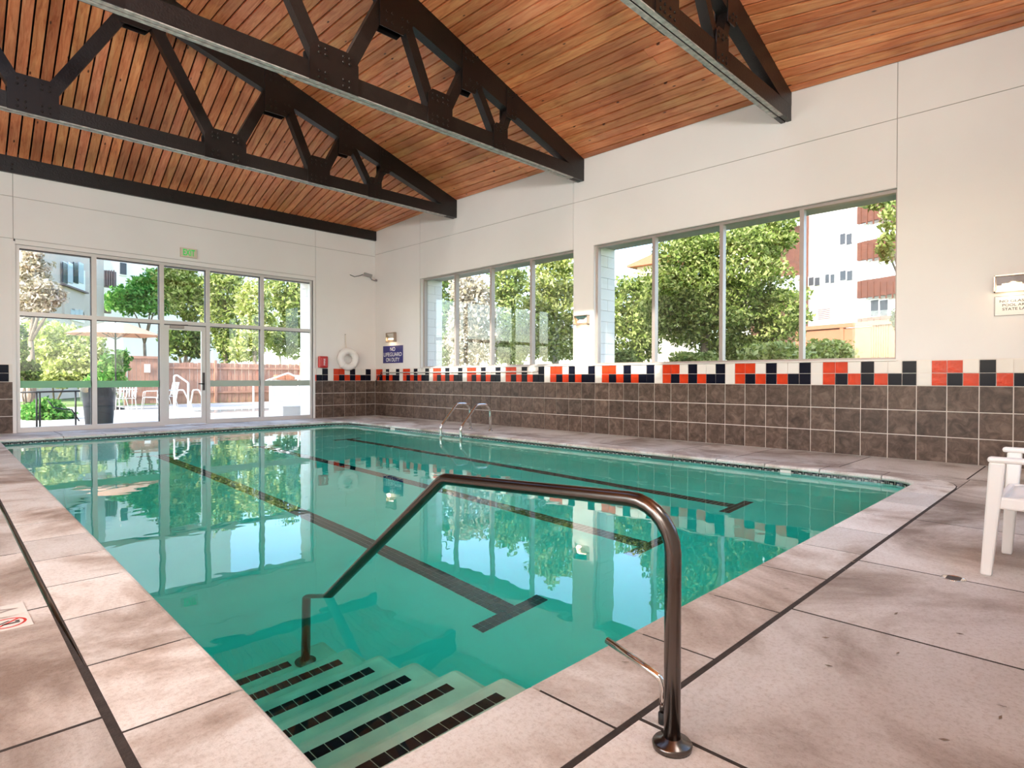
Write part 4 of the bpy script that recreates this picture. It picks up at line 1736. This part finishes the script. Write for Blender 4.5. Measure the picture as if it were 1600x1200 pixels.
# seen through the far wide window
plant('broadleaf_tree', 'pinkish blossoming tree in the second pane of the far wide window', 'tree', 22,
      [(738, 480, 36, 50), (725, 530, 32, 45), (760, 520, 22, 50), (722, 452, 20, 28)], 'leaf_pink', 745)
plant('broadleaf_tree', 'bright yellow-green tree in the rightmost pane of the far wide window', 'tree', 17,
      [(865, 430, 38, 45), (880, 480, 40, 50), (835, 500, 30, 50), (868, 540, 45, 25), (815, 530, 18, 30)], 'leaf_yellow', 868, bark='bark_pale')
plant('broadleaf_tree', 'darker green tree in the third pane of the far wide window', 'tree', 24,
      [(795, 440, 32, 35), (790, 500, 26, 50), (800, 545, 30, 25)], 'leaf_green', 795)
plant('broadleaf_tree', 'tall green tree at the left end of the far wide window', 'tree', 27,
      [(700, 460, 16, 50), (694, 530, 18, 45), (708, 500, 14, 40)], 'leaf_dark', 700)
# seen through the end glazing
plant('broadleaf_tree', 'pale flowering tree at the top left of the end glazing', 'tree', 20,
      [(50, 425, 24, 30), (62, 460, 28, 26), (88, 462, 14, 12), (40, 480, 22, 18), (52, 400, 12, 12)], 'leaf_pink', 48)
plant('shrub', 'large yellow-green shrub behind the left panes of the end glazing', 'shrub', 24,
      [(85, 540, 38, 38), (120, 565, 36, 32), (66, 530, 24, 34), (140, 545, 22, 24), (100, 585, 40, 22)], 'leaf_yellow', None)
plant('shrub', 'dark green shrub at the left edge of the end glazing', 'shrub', 16.5, [(42, 582, 20, 18), (34, 545, 8, 45)], 'leaf_dark', None)
plant('shrub', 'fresh green shrub beside the umbrella pole', 'shrub', 22.2, [(178, 575, 20, 22), (160, 595, 24, 16), (192, 560, 12, 14)], 'leaf_fresh', None)
plant('shrub', 'low vivid green bush behind the dark iron railing', 'shrub', 15.8, [(68, 650, 30, 16), (92, 650, 22, 12), (46, 648, 16, 18), (72, 634, 20, 12)], 'leaf_fresh', None)
for dep_, bl, mat, px, lab in (
        (39, [(200, 470, 35, 22), (235, 465, 40, 30), (250, 440, 25, 20)], 'leaf_fresh', 226, 'light green tree behind the fence above the tan umbrella'),
        (34.5, [(280, 440, 34, 34), (300, 470, 34, 34)], 'leaf_green', 290, 'green tree behind the fence above the glass door'),
        (27.5, [(290, 530, 30, 26), (265, 525, 16, 24), (310, 540, 18, 20)], 'leaf_dark', 285, 'dark green tree seen through the glass door'),
        (33, [(350, 450, 32, 36), (345, 500, 30, 36), (362, 540, 26, 24)], 'leaf_green', 352, 'green tree behind the fence in the fourth bay of the end glazing'),
        (31, [(395, 470, 26, 36), (405, 510, 30, 34), (385, 545, 26, 20)], 'leaf_yellow', 398, 'yellow-green tree behind the fence between the last two bays'),
        (34, [(445, 460, 36, 34), (462, 490, 24, 34), (450, 530, 34, 26)], 'leaf_green', 436, 'green tree with pale trunks in the last bay of the end glazing')):
    plant('broadleaf_tree', lab, 'tree', dep_, bl, mat, px, bark='bark_pale' if px > 430 else 'bark', group='trees behind the wooden fence')

# wooden fence beyond the patio, board by board
fe = empty('wooden_fence', label='weathered wooden board fence at the back of the patio', cat='fence')
FYY = 14.0
x = -1.2
k = 0
fmesh = MB().box(0, 0.145, 0, 0.022, 0, 1.75).mesh('fence_board')
fmesh.materials.append(MATS['fence_wood'])
while x < 6.6:
    shared('fence_board', fmesh, fe, (x, FYY + (0.012 if k % 2 else 0.0), ZG - 0.02 + rng.uniform(-0.02, 0.02)))
    x += 0.155
    k += 1
for zz in (0.30, 1.35):
    box('fence_rail', 'fence_wood', fe, -1.2, 6.6, FYY - 0.05, FYY - 0.002, zz, zz + 0.09)
for xp in np.arange(-1.25, 6.8, 1.95):
    box('fence_post', 'fence_wood', fe, xp, xp + 0.10, FYY - 0.10, FYY, ZG, 1.74)
root_at(fe, (2.7, FYY, ZG))
fg = empty('garden_gate', label='tan plank gate with a white notice behind the umbrella', cat='gate')
for q in range(9):
    box('gate_board', 'fence_wood', fg, -2.62 + 0.15 * q, -2.48 + 0.15 * q, FYY - 0.3, FYY - 0.27, ZG + 0.05, 1.82)
for zz in (0.2, 1.74):
    box('gate_rail', 'fence_wood', fg, -2.64, -1.24, FYY - 0.34, FYY - 0.30, zz, zz + 0.1)
box('notice', 'sign_white', fg, -2.06, -1.84, FYY - 0.35, FYY - 0.342, 1.18, 1.52)
root_at(fg, (-1.95, FYY - 0.3, ZG))
fr_ = empty('picket_railing', label='brown picket railing left of the plank gate', cat='railing')
for q in range(8):
    box('picket', 'fence_wood', fr_, -3.60 + 0.125 * q, -3.53 + 0.125 * q, FYY - 0.3, FYY - 0.27, 0.45, 1.50)
for zz in (0.40, 1.45):
    box('rail', 'fence_wood', fr_, -3.7, -2.65, FYY - 0.32, FYY - 0.25, zz, zz + 0.07)
for xx in (-3.7, -2.73):
    box('post', 'fence_wood', fr_, xx, xx + 0.07, FYY - 0.32, FYY - 0.25, ZG, 1.6)
root_at(fr_, (-3.15, FYY - 0.28, ZG))


# patio umbrellas
def umbrella(base, top_z, rad, mat, label, drop=0.42):
    u = empty('patio_umbrella', base, label, 'umbrella')
    bx_, by_, bz_ = base
    MB().tube([(bx_, by_, bz_), (bx_, by_, top_z + 0.05)], 0.024, 10).build('pole', 'dark_metal', u)
    MB().lathe((bx_, by_, bz_), [(0.25, 0), (0.25, 0.05), (0.06, 0.09)], 20).build('base', 'dark_metal', u)
    m_ = MB()
    N8 = 8
    ring_ = []
    pts_ = [(bx_, by_, top_z)]
    for lv, (f, dz) in enumerate(((0.28, 0.06), (0.64, 0.5), (1.0, 1.0))):
        for q in range(16):
            a = math.pi * q / 8
            rr_ = rad * f * (1.0 if q % 2 == 0 else 0.965)
            pts_.append((bx_ + rr_ * math.cos(a), by_ + rr_ * math.sin(a), top_z - drop * dz + (0.015 if q % 2 else 0)))
    fcs_ = [(0, 1 + q, 1 + (q + 1) % 16) for q in range(16)]
    for lv in range(2):
        for q in range(16):
            a0_, a1_ = 1 + lv * 16 + q, 1 + lv * 16 + (q + 1) % 16
            fcs_.append((a0_, a0_ + 16, a1_ + 16, a1_))
    m_.poly(pts_, fcs_)
    c_ = m_.build('canopy', mat, u)
    so_ = c_.modifiers.new('solid', 'SOLIDIFY')
    so_.thickness = 0.006
    for q in range(8):
        a = math.pi * q / 4
        MB().tube([(bx_, by_, top_z - 0.03), (bx_ + rad * 0.64 * math.cos(a), by_ + rad * 0.64 * math.sin(a), top_z - drop * 0.5 - 0.02),
                   (bx_ + rad * 0.98 * math.cos(a), by_ + rad * 0.98 * math.sin(a), top_z - drop - 0.015)], 0.008, 6).build('rib', 'dark_metal', u)
        MB().tube([(bx_, by_, top_z - drop * 1.35), (bx_ + rad * 0.52 * math.cos(a), by_ + rad * 0.52 * math.sin(a), top_z - drop * 0.42)], 0.007, 6).build('strut', 'dark_metal', u)
    root_at(u, base)
    return u


ub = on(2, 181, 640, ZG)
umbrella((float(ub[0]), float(ub[1]), ZG), 2.85, 1.42, 'umbrella_tan', 'tan patio umbrella with dark pole outside the end glazing')
u2 = at_depth(898, 560, 20)
umbrella((float(u2[0]), float(u2[1]), ZG), 2.95, 1.3, 'umbrella_white', 'pale umbrella half hidden by the pier between the wide windows', 0.4)


# wire patio table and chairs
tb = empty('patio_table', label='round pale patio table under the tan umbrella', cat='table')
tx, ty = float(ub[0]) + 0.02, float(ub[1]) - 0.05
MB().lathe((tx, ty, 0.56), [(0.60, 0.0), (0.62, 0.012), (0.60, 0.024)], 28).build('table_top', 'pale_metal', tb)
for q in range(4):
    a = math.pi / 4 + q * math.pi / 2
    MB().tube([(tx + 0.42 * math.cos(a), ty + 0.42 * math.sin(a), ZG), (tx + 0.30 * math.cos(a), ty + 0.30 * math.sin(a), 0.3), (tx + 0.42 * math.cos(a), ty + 0.42 * math.sin(a), 0.56)], 0.015, 8).build('leg', 'pale_metal', tb)
root_at(tb, (tx, ty, ZG))


def wire_chair(x, y, rz, label):
    c = empty('patio_chair', (x, y, ZG), label, 'chair', 'wire chairs around the patio table', rz=rz)
    for sx in (-0.24, 0.24):
        MB().tube(fillet([(sx, 0.26, 0.0), (sx * 0.95, 0.22, 0.42), (sx * 0.95, -0.22, 0.40), (sx * 1.0, -0.34, 0.92)], 0.05), 0.013, 8).build('side_frame', 'pale_metal', c)
        MB().tube([(sx, -0.30, 0.0), (sx * 0.95, -0.18, 0.41)], 0.013, 8).build('leg', 'pale_metal', c)
        MB().tube(fillet([(sx, 0.22, 0.42), (sx * 1.1, 0.20, 0.62), (sx * 1.1, -0.26, 0.64)], 0.06), 0.012, 8).build('armrest', 'pale_metal', c)
    m_ = MB()
    for q in range(6):
        yy_ = -0.2 + 0.08 * q
        m_.bar((-0.23, yy_, 0.41), (0.23, yy_, 0.41), 0.012, 0.05, (0, 1, 0))
    m_.build('seat', 'pale_metal', c)
    m_ = MB()
    for q in range(6):
        xx_ = -0.2 + 0.08 * q
        m_.bar((xx_, -0.23, 0.46), (xx_, -0.335, 0.90), 0.04, 0.008, (0, 1, 0))
    m_.bar((-0.24, -0.34, 0.92), (0.24, -0.34, 0.92), 0.03, 0.03, (0, 1, 0))
    m_.build('backrest', 'pale_metal', c)
    return c


wire_chair(tx + 0.95, ty - 0.35, math.radians(70), 'pale wire patio chair right of the umbrella table')
wire_chair(tx + 0.05, ty - 1.0, math.radians(0), 'pale wire patio chair in front of the umbrella table')
wire_chair(tx + 1.7, ty + 0.6, math.radians(100), 'pale wire patio chair farther right near the plank gate')

# waste bin with clear liner
bn = on(2, 155, 664, ZG)
bn = (float(bn[0]), float(bn[1]), ZG)
bi = empty('waste_bin', bn, 'black waste bin with a clear plastic liner just outside the end glazing', 'bin')
MB().lathe(bn, [(0.27, 0.0), (0.34, 0.86), (0.36, 0.87), (0.36, 0.90), (0.33, 0.90), (0.26, 0.05)], 28).build('body', 'bin_black', bi)
m = MB()
pts, fcs = [], []
NS = 36
for q in range(NS):
    a = 2 * math.pi * q / NS
    for lv, (rr_, z_) in enumerate(((0.365, 0.915), (0.375, 0.75), (0.36, 0.55 + 0.04 * math.sin(3 * a)))):
        r2 = rr_ + 0.008 * math.sin(q * 2.7 + lv)
        pts.append((bn[0] + r2 * math.cos(a), bn[1] + r2 * math.sin(a), bn[2] + z_))
for q in range(NS):
    q2 = (q + 1) % NS
    for lv in range(2):
        fcs.append((q * 3 + lv, q * 3 + lv + 1, q2 * 3 + lv + 1, q2 * 3 + lv))
m.poly(pts, fcs, True).build('liner', 'liner', bi)
root_at(bi, bn)

# dark iron railing in front of the green bush
ir = empty('iron_railing', label='dark iron stair railing outside the leftmost pane', cat='railing')
YI = 2.2


def yi(px, py):
    p_ = on(1, px, py, YI)
    return (float(p_[0]), YI, float(p_[2]))


a_, b2_ = yi(32, 613), yi(125, 611)
MB().tube([a_, b2_], 0.02, 8).build('top_rail', 'dark_metal', ir)
for px in (57, 62, 118):
    p_ = yi(px, 612)
    MB().tube([(p_[0], YI, ZG), p_], 0.018, 8).build('post', 'dark_metal', ir)
MB().tube([yi(75, 626), yi(84, 637), yi(104, 640), yi(112, 640), yi(124, 658)], 0.014, 8).build('stair_rail', 'dark_metal', ir)
root_at(ir, ((a_[0] + b2_[0]) / 2, YI, ZG))

# white handrails of the outdoor pool


def white_rail(pix, y, label, name='pool_rail'):
    o_ = empty(name, label=label, cat='handrail', group='white rails of the outdoor pool')
    P_ = [tuple(float(c) for c in on(1, px, py, y)) for px, py in pix]
    a0_, a1_ = (P_[0][0], y, ZG), (P_[-1][0], y, ZG)
    MB().tube(fillet([a0_] + P_ + [a1_], 0.06), 0.024, 10).build('tube', 'white_plastic', o_)
    for q in (a0_, a1_):
        MB().lathe(q, [(0.06, 0), (0.06, 0.012), (0.03, 0.02)], 16).build('flange', 'white_plastic', o_)
    root_at(o_, a0_)


white_rail([(272, 583), (294, 598)], 4.3, 'white sloping handrail seen through the glass door')
white_rail([(396, 602), (450, 583), (466, 590)], 4.0, 'white arched handrail seen through the right bays of the end glazing')
for px, lab in ((284, 'white looped ladder rail behind the glass door, left one'), (308, 'white looped ladder rail behind the glass door, right one')):
    p_ = on(1, px, 627, 8.66)
    o_ = empty('pool_rail', label=lab, cat='handrail', group='white rails of the outdoor pool')
    x_ = float(p_[0])
    MB().tube(fillet([(x_ - 0.22, 8.72, ZG), (x_ - 0.12, 8.70, 0.56), (x_ + 0.06, 8.68, 0.56), (x_ + 0.34, 8.60, ZG)], 0.07), 0.022, 10).build('tube', 'white_plastic', o_)
    root_at(o_, (x_, 8.66, ZG))
op = empty('outdoor_pool', label='outdoor pool with pale rim behind the glass door', cat='pool')
box('water', 'outdoor_water', op, -2.4, 5.5, 5.2, 8.2, ZG + 0.005, ZG + 0.02)
for a in ((-2.7, 5.8, 4.9, 5.2), (-2.7, 5.8, 8.2, 8.5), (-2.7, -2.4, 5.2, 8.2), (5.5, 5.8, 5.2, 8.2)):
    box('rim', 'tile_cream', op, *a, ZG, ZG + 0.05)
root_at(op, (1.5, 6.7, ZG))
o = box('concrete_bench', 'block_paint', None, -1.95, -1.0, 1.25, 1.75, ZG, 0.26, bevel=0.02)
tag(o, 'low pale concrete block outside the last bay of the end glazing', 'bench')
rw = empty('retaining_wall', label='low pinkish stone wall beyond the arched white rail', cat='wall')
for q in range(9):
    for r_ in range(2):
        x_ = 2.4 + 0.42 * q + 0.2 * (r_ % 2)
        box('stone', 'fence_salmon' if (q + r_) % 3 else 'patio', rw, x_, x_ + 0.40, 12.0, 12.3, ZG + 0.80 + 0.22 * r_, ZG + 1.0 + 0.22 * r_, bevel=0.02)
box('stone_base', 'patio', rw, 2.4, 6.4, 12.0, 12.3, ZG, ZG + 0.79)
root_at(rw, (4.4, 12.15, ZG))

# apartment building across the garden, to the right
UF = np.array((0.40, 0.9165, 0.0))
NF = np.array((-0.9165, 0.40, 0.0))
P0 = at_depth(1341, 420, 44)


def onf(px, py, push=0.0, P=None, N=None):
    P = P0 if P is None else P
    N = NF if N is None else N
    P = P + N * push
    d = ray(px, py)
    t_ = ((P - CAM) @ N) / (d @ N)
    return CAM + d * t_


ZUP = np.array((0, 0, 1.0))


def facade_box(name, mat, parent, px0, px1, py0, py1, thick, push=0.0, P=None, U=None, N=None, zfix=None):
    U_ = UF if U is None else U
    N_ = NF if N is None else N
    a = onf(px0, py0, push, P, N_)
    b_ = onf(px0, py1, push, P, N_)
    c = onf(px1, py0, push, P, N_)
    s0, s1 = a @ U_, c @ U_
    z0, z1 = (b_[2], a[2]) if zfix is None else zfix
    ctr = a + U_ * ((s1 - s0) / 2)
    ctr[2] = (z0 + z1) / 2
    m_ = MB().obox(ctr, U_, N_, ZUP, abs(s1 - s0) / 2, thick / 2, abs(z1 - z0) / 2)
    return m_.build(name, mat, parent)


ab = empty('apartment_building', label='white apartment block with brown timber balcony bands', cat='building')
facade_box('wall', 'facade_white', ab, 1180, 1341, 400, 560, 6.0, -3.0, zfix=(ZG, 24.0))
facade_box('wall', 'facade_white', ab, 1341, 1470, 400, 560, 5.4, -3.2, zfix=(ZG, 24.0))
for y0_, y1_ in ((294, 322), (324, 350.7), (380, 408), (440, 466.7), (498, 509)):
    pnl = facade_box('balcony_panel', 'panel_brown', ab, 1341, 1440, y0_, y1_, 0.25, 0.35)
    for q in range(9):
        px_ = 1344 + 10 * q
        facade_box('batten', 'panel_brown', pnl, px_, px_ + 1.6, y0_ + 0.5, y1_ - 0.5, 0.07, 0.5)
for y0_, y1_, mt in ((352, 378.7, 'window_pale'), (410, 438.7, 'frame_white'), (468.5, 495.5, 'window_dark')):
    for q in range(5):
        px_ = 1345 + 14.5 * q
        w_ = facade_box('window', 'frame_white', ab, px_, px_ + 14.2, y0_, y1_, 0.12, 0.0)
        facade_box('pane', mt if q % 3 else 'window_pale', w_, px_ + 1.2, px_ + 13.0, y0_ + 1.2, y1_ - 1.2, 0.05, 0.07)
for a in ((1312, 1332, 365, 384), (1262.7, 1282, 433, 448), (1288.5, 1305, 428, 444), (1312, 1333, 422.7, 440), (1313, 1322, 318, 326)):
    w_ = facade_box('window', 'frame_white', ab, *a, 0.10, 0.02)
    mid_ = (a[0] + a[1]) / 2
    facade_box('pane', 'window_dark', w_, a[0] + 1, mid_ - 1, a[2] + 1.2, a[3] - 1.2, 0.05, 0.07)
    facade_box('pane', 'window_dark', w_, mid_ + 1, a[1] - 1, a[2] + 1.2, a[3] - 1.2, 0.05, 0.07)
v_ = facade_box('vent', 'patio', ab, 1276.5, 1298.7, 482, 501, 0.10, 0.02)
for q in range(6):
    facade_box('louvre', 'balcony_grey', v_, 1278, 1297, 484 + 2.8 * q, 485.3 + 2.8 * q, 0.04, 0.08)
# second timber bay, half behind the large tree
facade_box('timber_bay', 'panel_brown', ab, 1185, 1252, 400, 520, 1.6, 0.8, zfix=(ZG, 24.0))
for a in ((1190, 1251, 328, 356), (1190, 1251, 433, 459)):
    for q in range(4):
        w_ = facade_box('window', 'frame_white', ab, a[0] + 15 * q, a[0] + 15 * q + 14.5, a[2], a[3], 0.12, 1.65)
        facade_box('pane', 'window_pale', w_, a[0] + 15 * q + 1.3, a[0] + 15 * q + 13.2, a[2] + 1.3, a[3] - 1.3, 0.05, 1.72)
root_at(ab, (float(P0[0]), float(P0[1]), ZG))

# salmon garden fence
PF = at_depth(1300, 520, 17.5)
UFF = np.array((0.285, 0.958, 0.0))
NFF = np.array((-0.958, 0.285, 0.0))
sf = empty('garden_wall', label='salmon painted garden fence in front of the white apartment block', cat='fence')
ztop = float(onf(1300, 507, 0, PF, NFF)[2])
for a, b_ in ((1250, 1314), (1320, 1362), (1392, 1430)):
    facade_box('fence_panel', 'fence_salmon', sf, a, b_, 520, 560, 0.05, 0.0, PF, UFF, NFF, (ZG, ztop - 0.14))
for px in (1317, 1248):
    facade_box('fence_post', 'fence_salmon', sf, px - 2.8, px + 2.8, 520, 560, 0.14, 0.0, PF, UFF, NFF, (ZG, ztop))
facade_box('top_rail', 'fence_salmon', sf, 1245, 1432, 500, 560, 0.16, 0.0, PF, UFF, NFF, (ztop - 0.12, ztop))
facade_box('shadow_gap', 'panel_brown', sf, 1250, 1314, 500, 560, 0.03, 0.0, PF, UFF, NFF, (ztop - 0.16, ztop - 0.12))
facade_box('bottom_rail', 'fence_salmon', sf, 1362, 1392, 500, 560, 0.06, 0.0, PF, UFF, NFF, (ZG, 1.25))
for q in range(8):
    px_ = 1363 + 3.8 * q
    facade_box('slat', 'fence_salmon', sf, px_, px_ + 2.4, 500, 560, 0.05, 0.0, PF, UFF, NFF, (1.25, ztop - 0.12))
root_at(sf, (float(PF[0]), float(PF[1]), ZG))

# house with a red roof far behind the trees
hs = empty('house', label='small house with a red tiled roof above the left pane trees', cat='building')
ph = at_depth(1008, 418, 60)
hx, hy, hz = (float(c) for c in ph)
box('wall', 'facade_tan', hs, hx - 0.2, hx + 5, hy - 3, hy + 0.8, ZG, hz + 0.1)
MB().prism([(hy - 3.6, hz + 0.1), (hy + 1.6, hz + 0.1), (hy + 1.6, hz + 0.28), (hy - 1.6, hz + 1.1), (hy - 3.6, hz + 0.5)], 0, hx - 0.9, hx + 5.5).build('roof', 'roof_red', hs)
root_at(hs, (hx + 3, hy - 2, ZG))

# tan apartment house beyond the end glazing
PT = at_depth(90, 450, 30)
UT = np.array((0.459, 0.889, 0.0))
NT = np.array((0.889, -0.459, 0.0))
th_ = empty('townhouse', label='tan townhouse with a slanting row of windows at the upper left of the end glazing', cat='building')
facade_box('wall', 'facade_tan', th_, 0, 132, 400, 560, 2.0, -1.0, PT, UT, NT, (ZG, 14.0))
for a in ((97, 131, 408, 442),):
    w_ = facade_box('window', 'frame_white', th_, *a, 0.12, 0.02, PT, UT, NT)
    for q in range(4):
        facade_box('pane', 'window_pale' if q % 2 else 'window_dark', w_, a[0] + 0.8 + 8.4 * q, a[0] + 7.8 + 8.4 * q, a[2] + 1.2, a[3] - 1.2, 0.05, 0.1, PT, UT, NT)
facade_box('sill', 'balcony_grey', th_, 96, 134, 443, 445.5, 0.3, 0.1, PT, UT, NT)
facade_box('timber_panel', 'facade_tan', th_, 99, 131, 446, 490, 0.08, 0.04, PT, UT, NT)
w_ = facade_box('window', 'frame_white', th_, 110, 130, 482, 500, 0.12, 0.02, PT, UT, NT)
for q in range(3):
    facade_box('pane', 'window_pale', w_, 111 + 6.2 * q, 116.5 + 6.2 * q, 483.5, 499, 0.05, 0.1, PT, UT, NT)
root_at(th_, (float(PT[0]), float(PT[1]), ZG))
# pale block with a slatted balcony behind it
PB = at_depth(200, 440, 42)
UB = np.array((0.97, 0.243, 0.0))
NB = np.array((0.243, -0.97, 0.0))
pb = empty('apartment_building', label='pale apartment block with a dark slatted balcony in the second bay of the end glazing', cat='building')
facade_box('wall', 'facade_white', pb, 128, 330, 430, 560, 5.0, -2.5, PB, UB, NB, (ZG, 15.0))
bal = facade_box('balcony', 'balcony_grey', pb, 150, 180, 421, 447, 0.3, 0.8, PB, UB, NB)
for q in range(8):
    facade_box('slat', 'balcony_grey', bal, 151 + 3.7 * q, 153 + 3.7 * q, 422, 446, 0.06, 1.0, PB, UB, NB)
facade_box('balcony_door', 'window_pale', pb, 155, 172, 405, 421, 0.1, 0.05, PB, UB, NB)
w_ = facade_box('window', 'frame_white', pb, 186, 199, 408, 430, 0.1, 0.05, PB, UB, NB)
facade_box('pane', 'window_dark', w_, 187.5, 197.5, 410, 428, 0.05, 0.12, PB, UB, NB)
facade_box('balcony', 'balcony_grey', pb, 150, 172, 476, 488, 0.3, 0.8, PB, UB, NB)
root_at(pb, (float(PB[0]), float(PB[1]), ZG))
